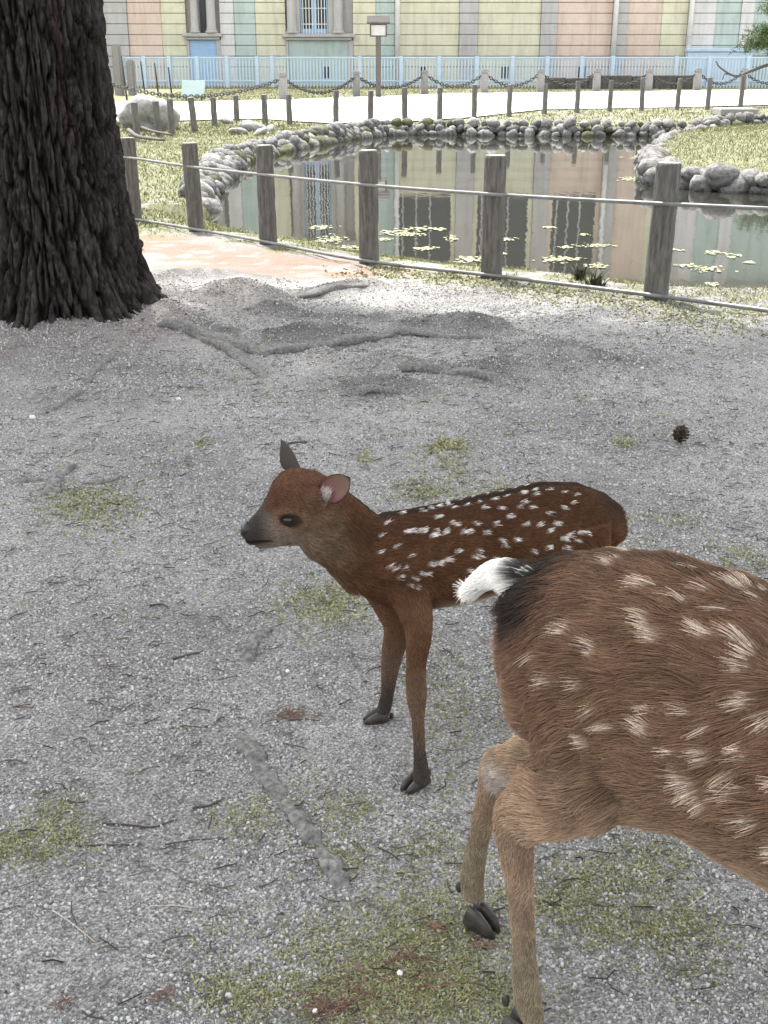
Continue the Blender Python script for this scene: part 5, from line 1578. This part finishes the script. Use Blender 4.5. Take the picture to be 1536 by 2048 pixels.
# dew claws
def dewclaw(p, parent, s=.008):
    o = ball('dewclaw', p, s, M['hoof'], parent, (.7, .7, 1.3))
for (f, r, z) in ((.060, .066, .062), (.060, .092, .062), (-.130, -.068, .060), (-.130, -.088, .060)):
    dewclaw(dw_(f, r, z), deer)
for p in (at(858, 1545, 1.86), at(850, 1548, 1.845), at(783, 1432, 2.10)):
    dewclaw(p, fawn, .0065)
db = [(dw_(.06, 0, .60), dw_(.62, 0, .57), .13, -dF + np.array([0, 0, -.10]), 'body'), (dw_(.0, 0, .64), dw_(.0, 0, .55), .06, -dF * .7 + np.array([0, 0, -.7]), 'rump')]
for nm, sp_ in (('n', nh), ('f', fh)):
    for i, (a, b_) in enumerate(zip(sp_[:-1], sp_[1:])):
        d = dw_(*b_[:3]) - dw_(*a[:3]); d /= np.linalg.norm(d)
        if i < 4: d = d * .45 - dF * .75
        db.append((dw_(*a[:3]), dw_(*b_[:3]), (a[4] + b_[4]) / 2, d, 'thigh' if i < 4 else 'leg'))
db.append((dw_(.64, 0, .64), dw_(.80, 0, .92), .07, -dF * .5 + np.array([0, 0, -.8]), 'neck'))
db.append((dw_(.78, 0, .955), dw_(.97, 0, .87), .04, -dF, 'head'))
for sg, ff in ((1, .56), (-1, .66)):
    db.append((dw_(.56, sg * .08, .42), dw_(ff, sg * .078, .05), .02, np.array([0, 0, -1.]), 'leg'))
ids2 = [b_[4] for b_ in db]
aspots_z6 = [(690, 745, 40), (660, 765, 30), (540, 845, 36), (800, 850, 44), (1020, 715, 40), (1050, 755, 36), (1095, 790, 46), (1300, 790, 44), (1430, 800, 40), (1480, 870, 46), (1470, 920, 34), (1185, 630, 34), (860, 470, 40), (900, 450, 36), (1010, 570, 34), (1060, 560, 24), (1390, 670, 30), (1300, 590, 30), (1420, 580, 36), (1460, 590, 30), (1530, 635, 30), (1250, 500, 26), (620, 975, 30), (740, 990, 26), (810, 1065, 36), (885, 1170, 44), (860, 1140, 30), (1030, 1200, 44), (1045, 1240, 34), (770, 1240, 40), (1090, 1110, 34), (1320, 1160, 30), (1230, 1110, 28), (1495, 1060, 40), (1310, 1300, 36), (1410, 1370, 40), (1500, 1240, 34), (1210, 1410, 50), (1250, 1440, 50), (1310, 1490, 44), (1490, 1310, 34), (1490, 1450, 36), (1160, 1290, 24), (1420, 1480, 24)]
aspots = pixel_hits(dbody, [z6(x, y, r / 2.207 / 1560 * .74) for x, y, r in aspots_z6])
extra = []; dco_ = mesh_np(dbody.data)[0]
for _ in range(70):     # the unseen rest of the coat
    f = rng.uniform(.38, .68); z = rng.uniform(.47, .73); sg = rng.choice([-1, 1])
    q_ = dw_(f, sg * .14, z); extra.append((dco_[np.argmin(((dco_ - q_) ** 2).sum(1))], rng.uniform(.007, .012)))
aspots += [(p - 2 * dR * ((p - dM) @ dR), r) for p, r in aspots] + extra
def deer_color(P, W):
    idw = {k: sum(W[i] for i in range(len(ids2)) if ids2[i] == k) for k in set(ids2)}
    r = (P - dM) @ dR; f = (P - dM) @ dF; z = P[:, 2]
    n1 = fbm(P * np.array([18, 18, 18]), 3, 17)
    base = np.repeat(np.array([[.205, .130, .086]]), len(P), 0) * (.75 + .5 * n1)[:, None]
    base = mixc(base, np.array([[.150, .083, .052]]), sstep(.52, .62, z + (n1 - .5) * .1) * .55)
    low = sstep(.50, .40, z) * sstep(.33, .37, z)
    base = mixc(base, np.array([[.40, .285, .195]]), sstep(.53, .40, z + (n1 - .5) * .06) * .9)
    base = mixc(base, np.array([[.46, .36, .27]]), (idw['body'] * sstep(.45, .39, z)) * .8)
    base = mixc(base, np.array([[.40, .29, .20]]), sstep(.045, -.005, f) * sstep(.655, .60, z) * sstep(.36, .44, z) * .75)
    mid = sstep(.03, .008, np.abs(r)) * sstep(.70, .735, z)
    base = mixc(base, np.array([[.05, .036, .028]]), mid * .5)
    # black-edged pale rump patch round the tail
    tail = np.hypot(f - .02, (z - .70) * 1.0)
    base = mixc(base, np.array([[.020, .018, .018]]), sstep(.080, .050, tail) * .94)
    base = mixc(base, np.array([[.80, .78, .74]]), sstep(.03, -.0, np.abs(r) - .03) * sstep(.012, -.012, f) * sstep(.65, .62, z) * sstep(.5, .54, z) * .85)
    for p, rr_ in aspots:
        d = np.linalg.norm(P - p, axis=1)
        base = mixc(base, np.array([[.70, .58, .46]]), sstep(rr_ * 1.3, rr_ * .4, d) * .85)
    lc = mixc(np.repeat([[.33, .235, .165]], len(P), 0), np.array([[.27, .225, .155]]), sstep(.25, .12, z))
    lc = lc * (.8 + .4 * n1)[:, None]
    lc = mixc(lc, np.array([[.07, .06, .05]]), sstep(.055, .035, z) * (r < 0))
    base = mixc(base, lc, idw['leg'])
    # pale gland tuft below the hock of the far leg
    hk = np.linalg.norm(P - dw_(-.055, -.06, .30), axis=1)
    base = mixc(base, np.array([[.55, .52, .48]]), sstep(.05, .01, hk) * .65)
    return base
co, no, tri = mesh_np(dbody.data)
flow, W = bone_field(co, db, .02)
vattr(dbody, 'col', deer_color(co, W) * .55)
fco = (co - dM) @ dF
P, Nn = sample(co, no, tri, 230000, np.where(fco > .5, .25, 1.0) * (1 + .5 * (co[:, 2] < .33)))
flow, W = bone_field(P, db, .02)
lw_ = sum(W[i] for i in range(len(ids2)) if ids2[i] in ('leg', 'head'))
ln = .034 * (1 - lw_) + .0095 * lw_
tailz = np.hypot((P - dM) @ dF - .02, (P[:, 2] - .70))
ln = ln * (1 + .5 * sstep(.09, .05, tailz))
cols = deer_color(P, W) * rng.uniform(.6, 1.4, (len(P), 1)) * (.8 + .4 * vnoise(P * 60, 23))[:, None]
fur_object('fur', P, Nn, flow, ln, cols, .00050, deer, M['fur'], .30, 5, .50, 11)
# white tail, held out
tp = [dw_(.04, 0, .650), dw_(-.02, -.010, .664), dw_(-.068, -.026, .646), dw_(-.108, -.040, .606)]
tpp = smoothpath(tp, 4); nn = len(tpp)
v, f = loft(tpp, list(np.linspace(.027, .012, nn)), list(np.linspace(.029, .011, nn)), dR, 14)
to = world_child(meshobj('tail', v, f, M['skin'], None, True), deer)
vattr(to, 'col', np.repeat([[.5, .49, .47]], len(v), 0))
tco, tno, ttri = mesh_np(to.data)
P, Nn = sample(tco, tno, ttri, 9000)
fl2 = np.repeat([(tp[3] - tp[0]) / np.linalg.norm(tp[3] - tp[0])], len(P), 0) + np.array([0, 0, -.15])
up_ = sstep(.3, .8, Nn[:, 2]) * sstep(-.03, .0, (P - dM) @ dF)
cl = mixc(np.repeat([[.86, .85, .82]], len(P), 0), np.array([[.03, .027, .025]]), up_) * rng.uniform(.85, 1.1, (len(P), 1))
fur_object('tail_fur', P, Nn, fl2, np.full(len(P), .026), cl, .0005, deer, M['fur'], .14, 5, .12, 15)
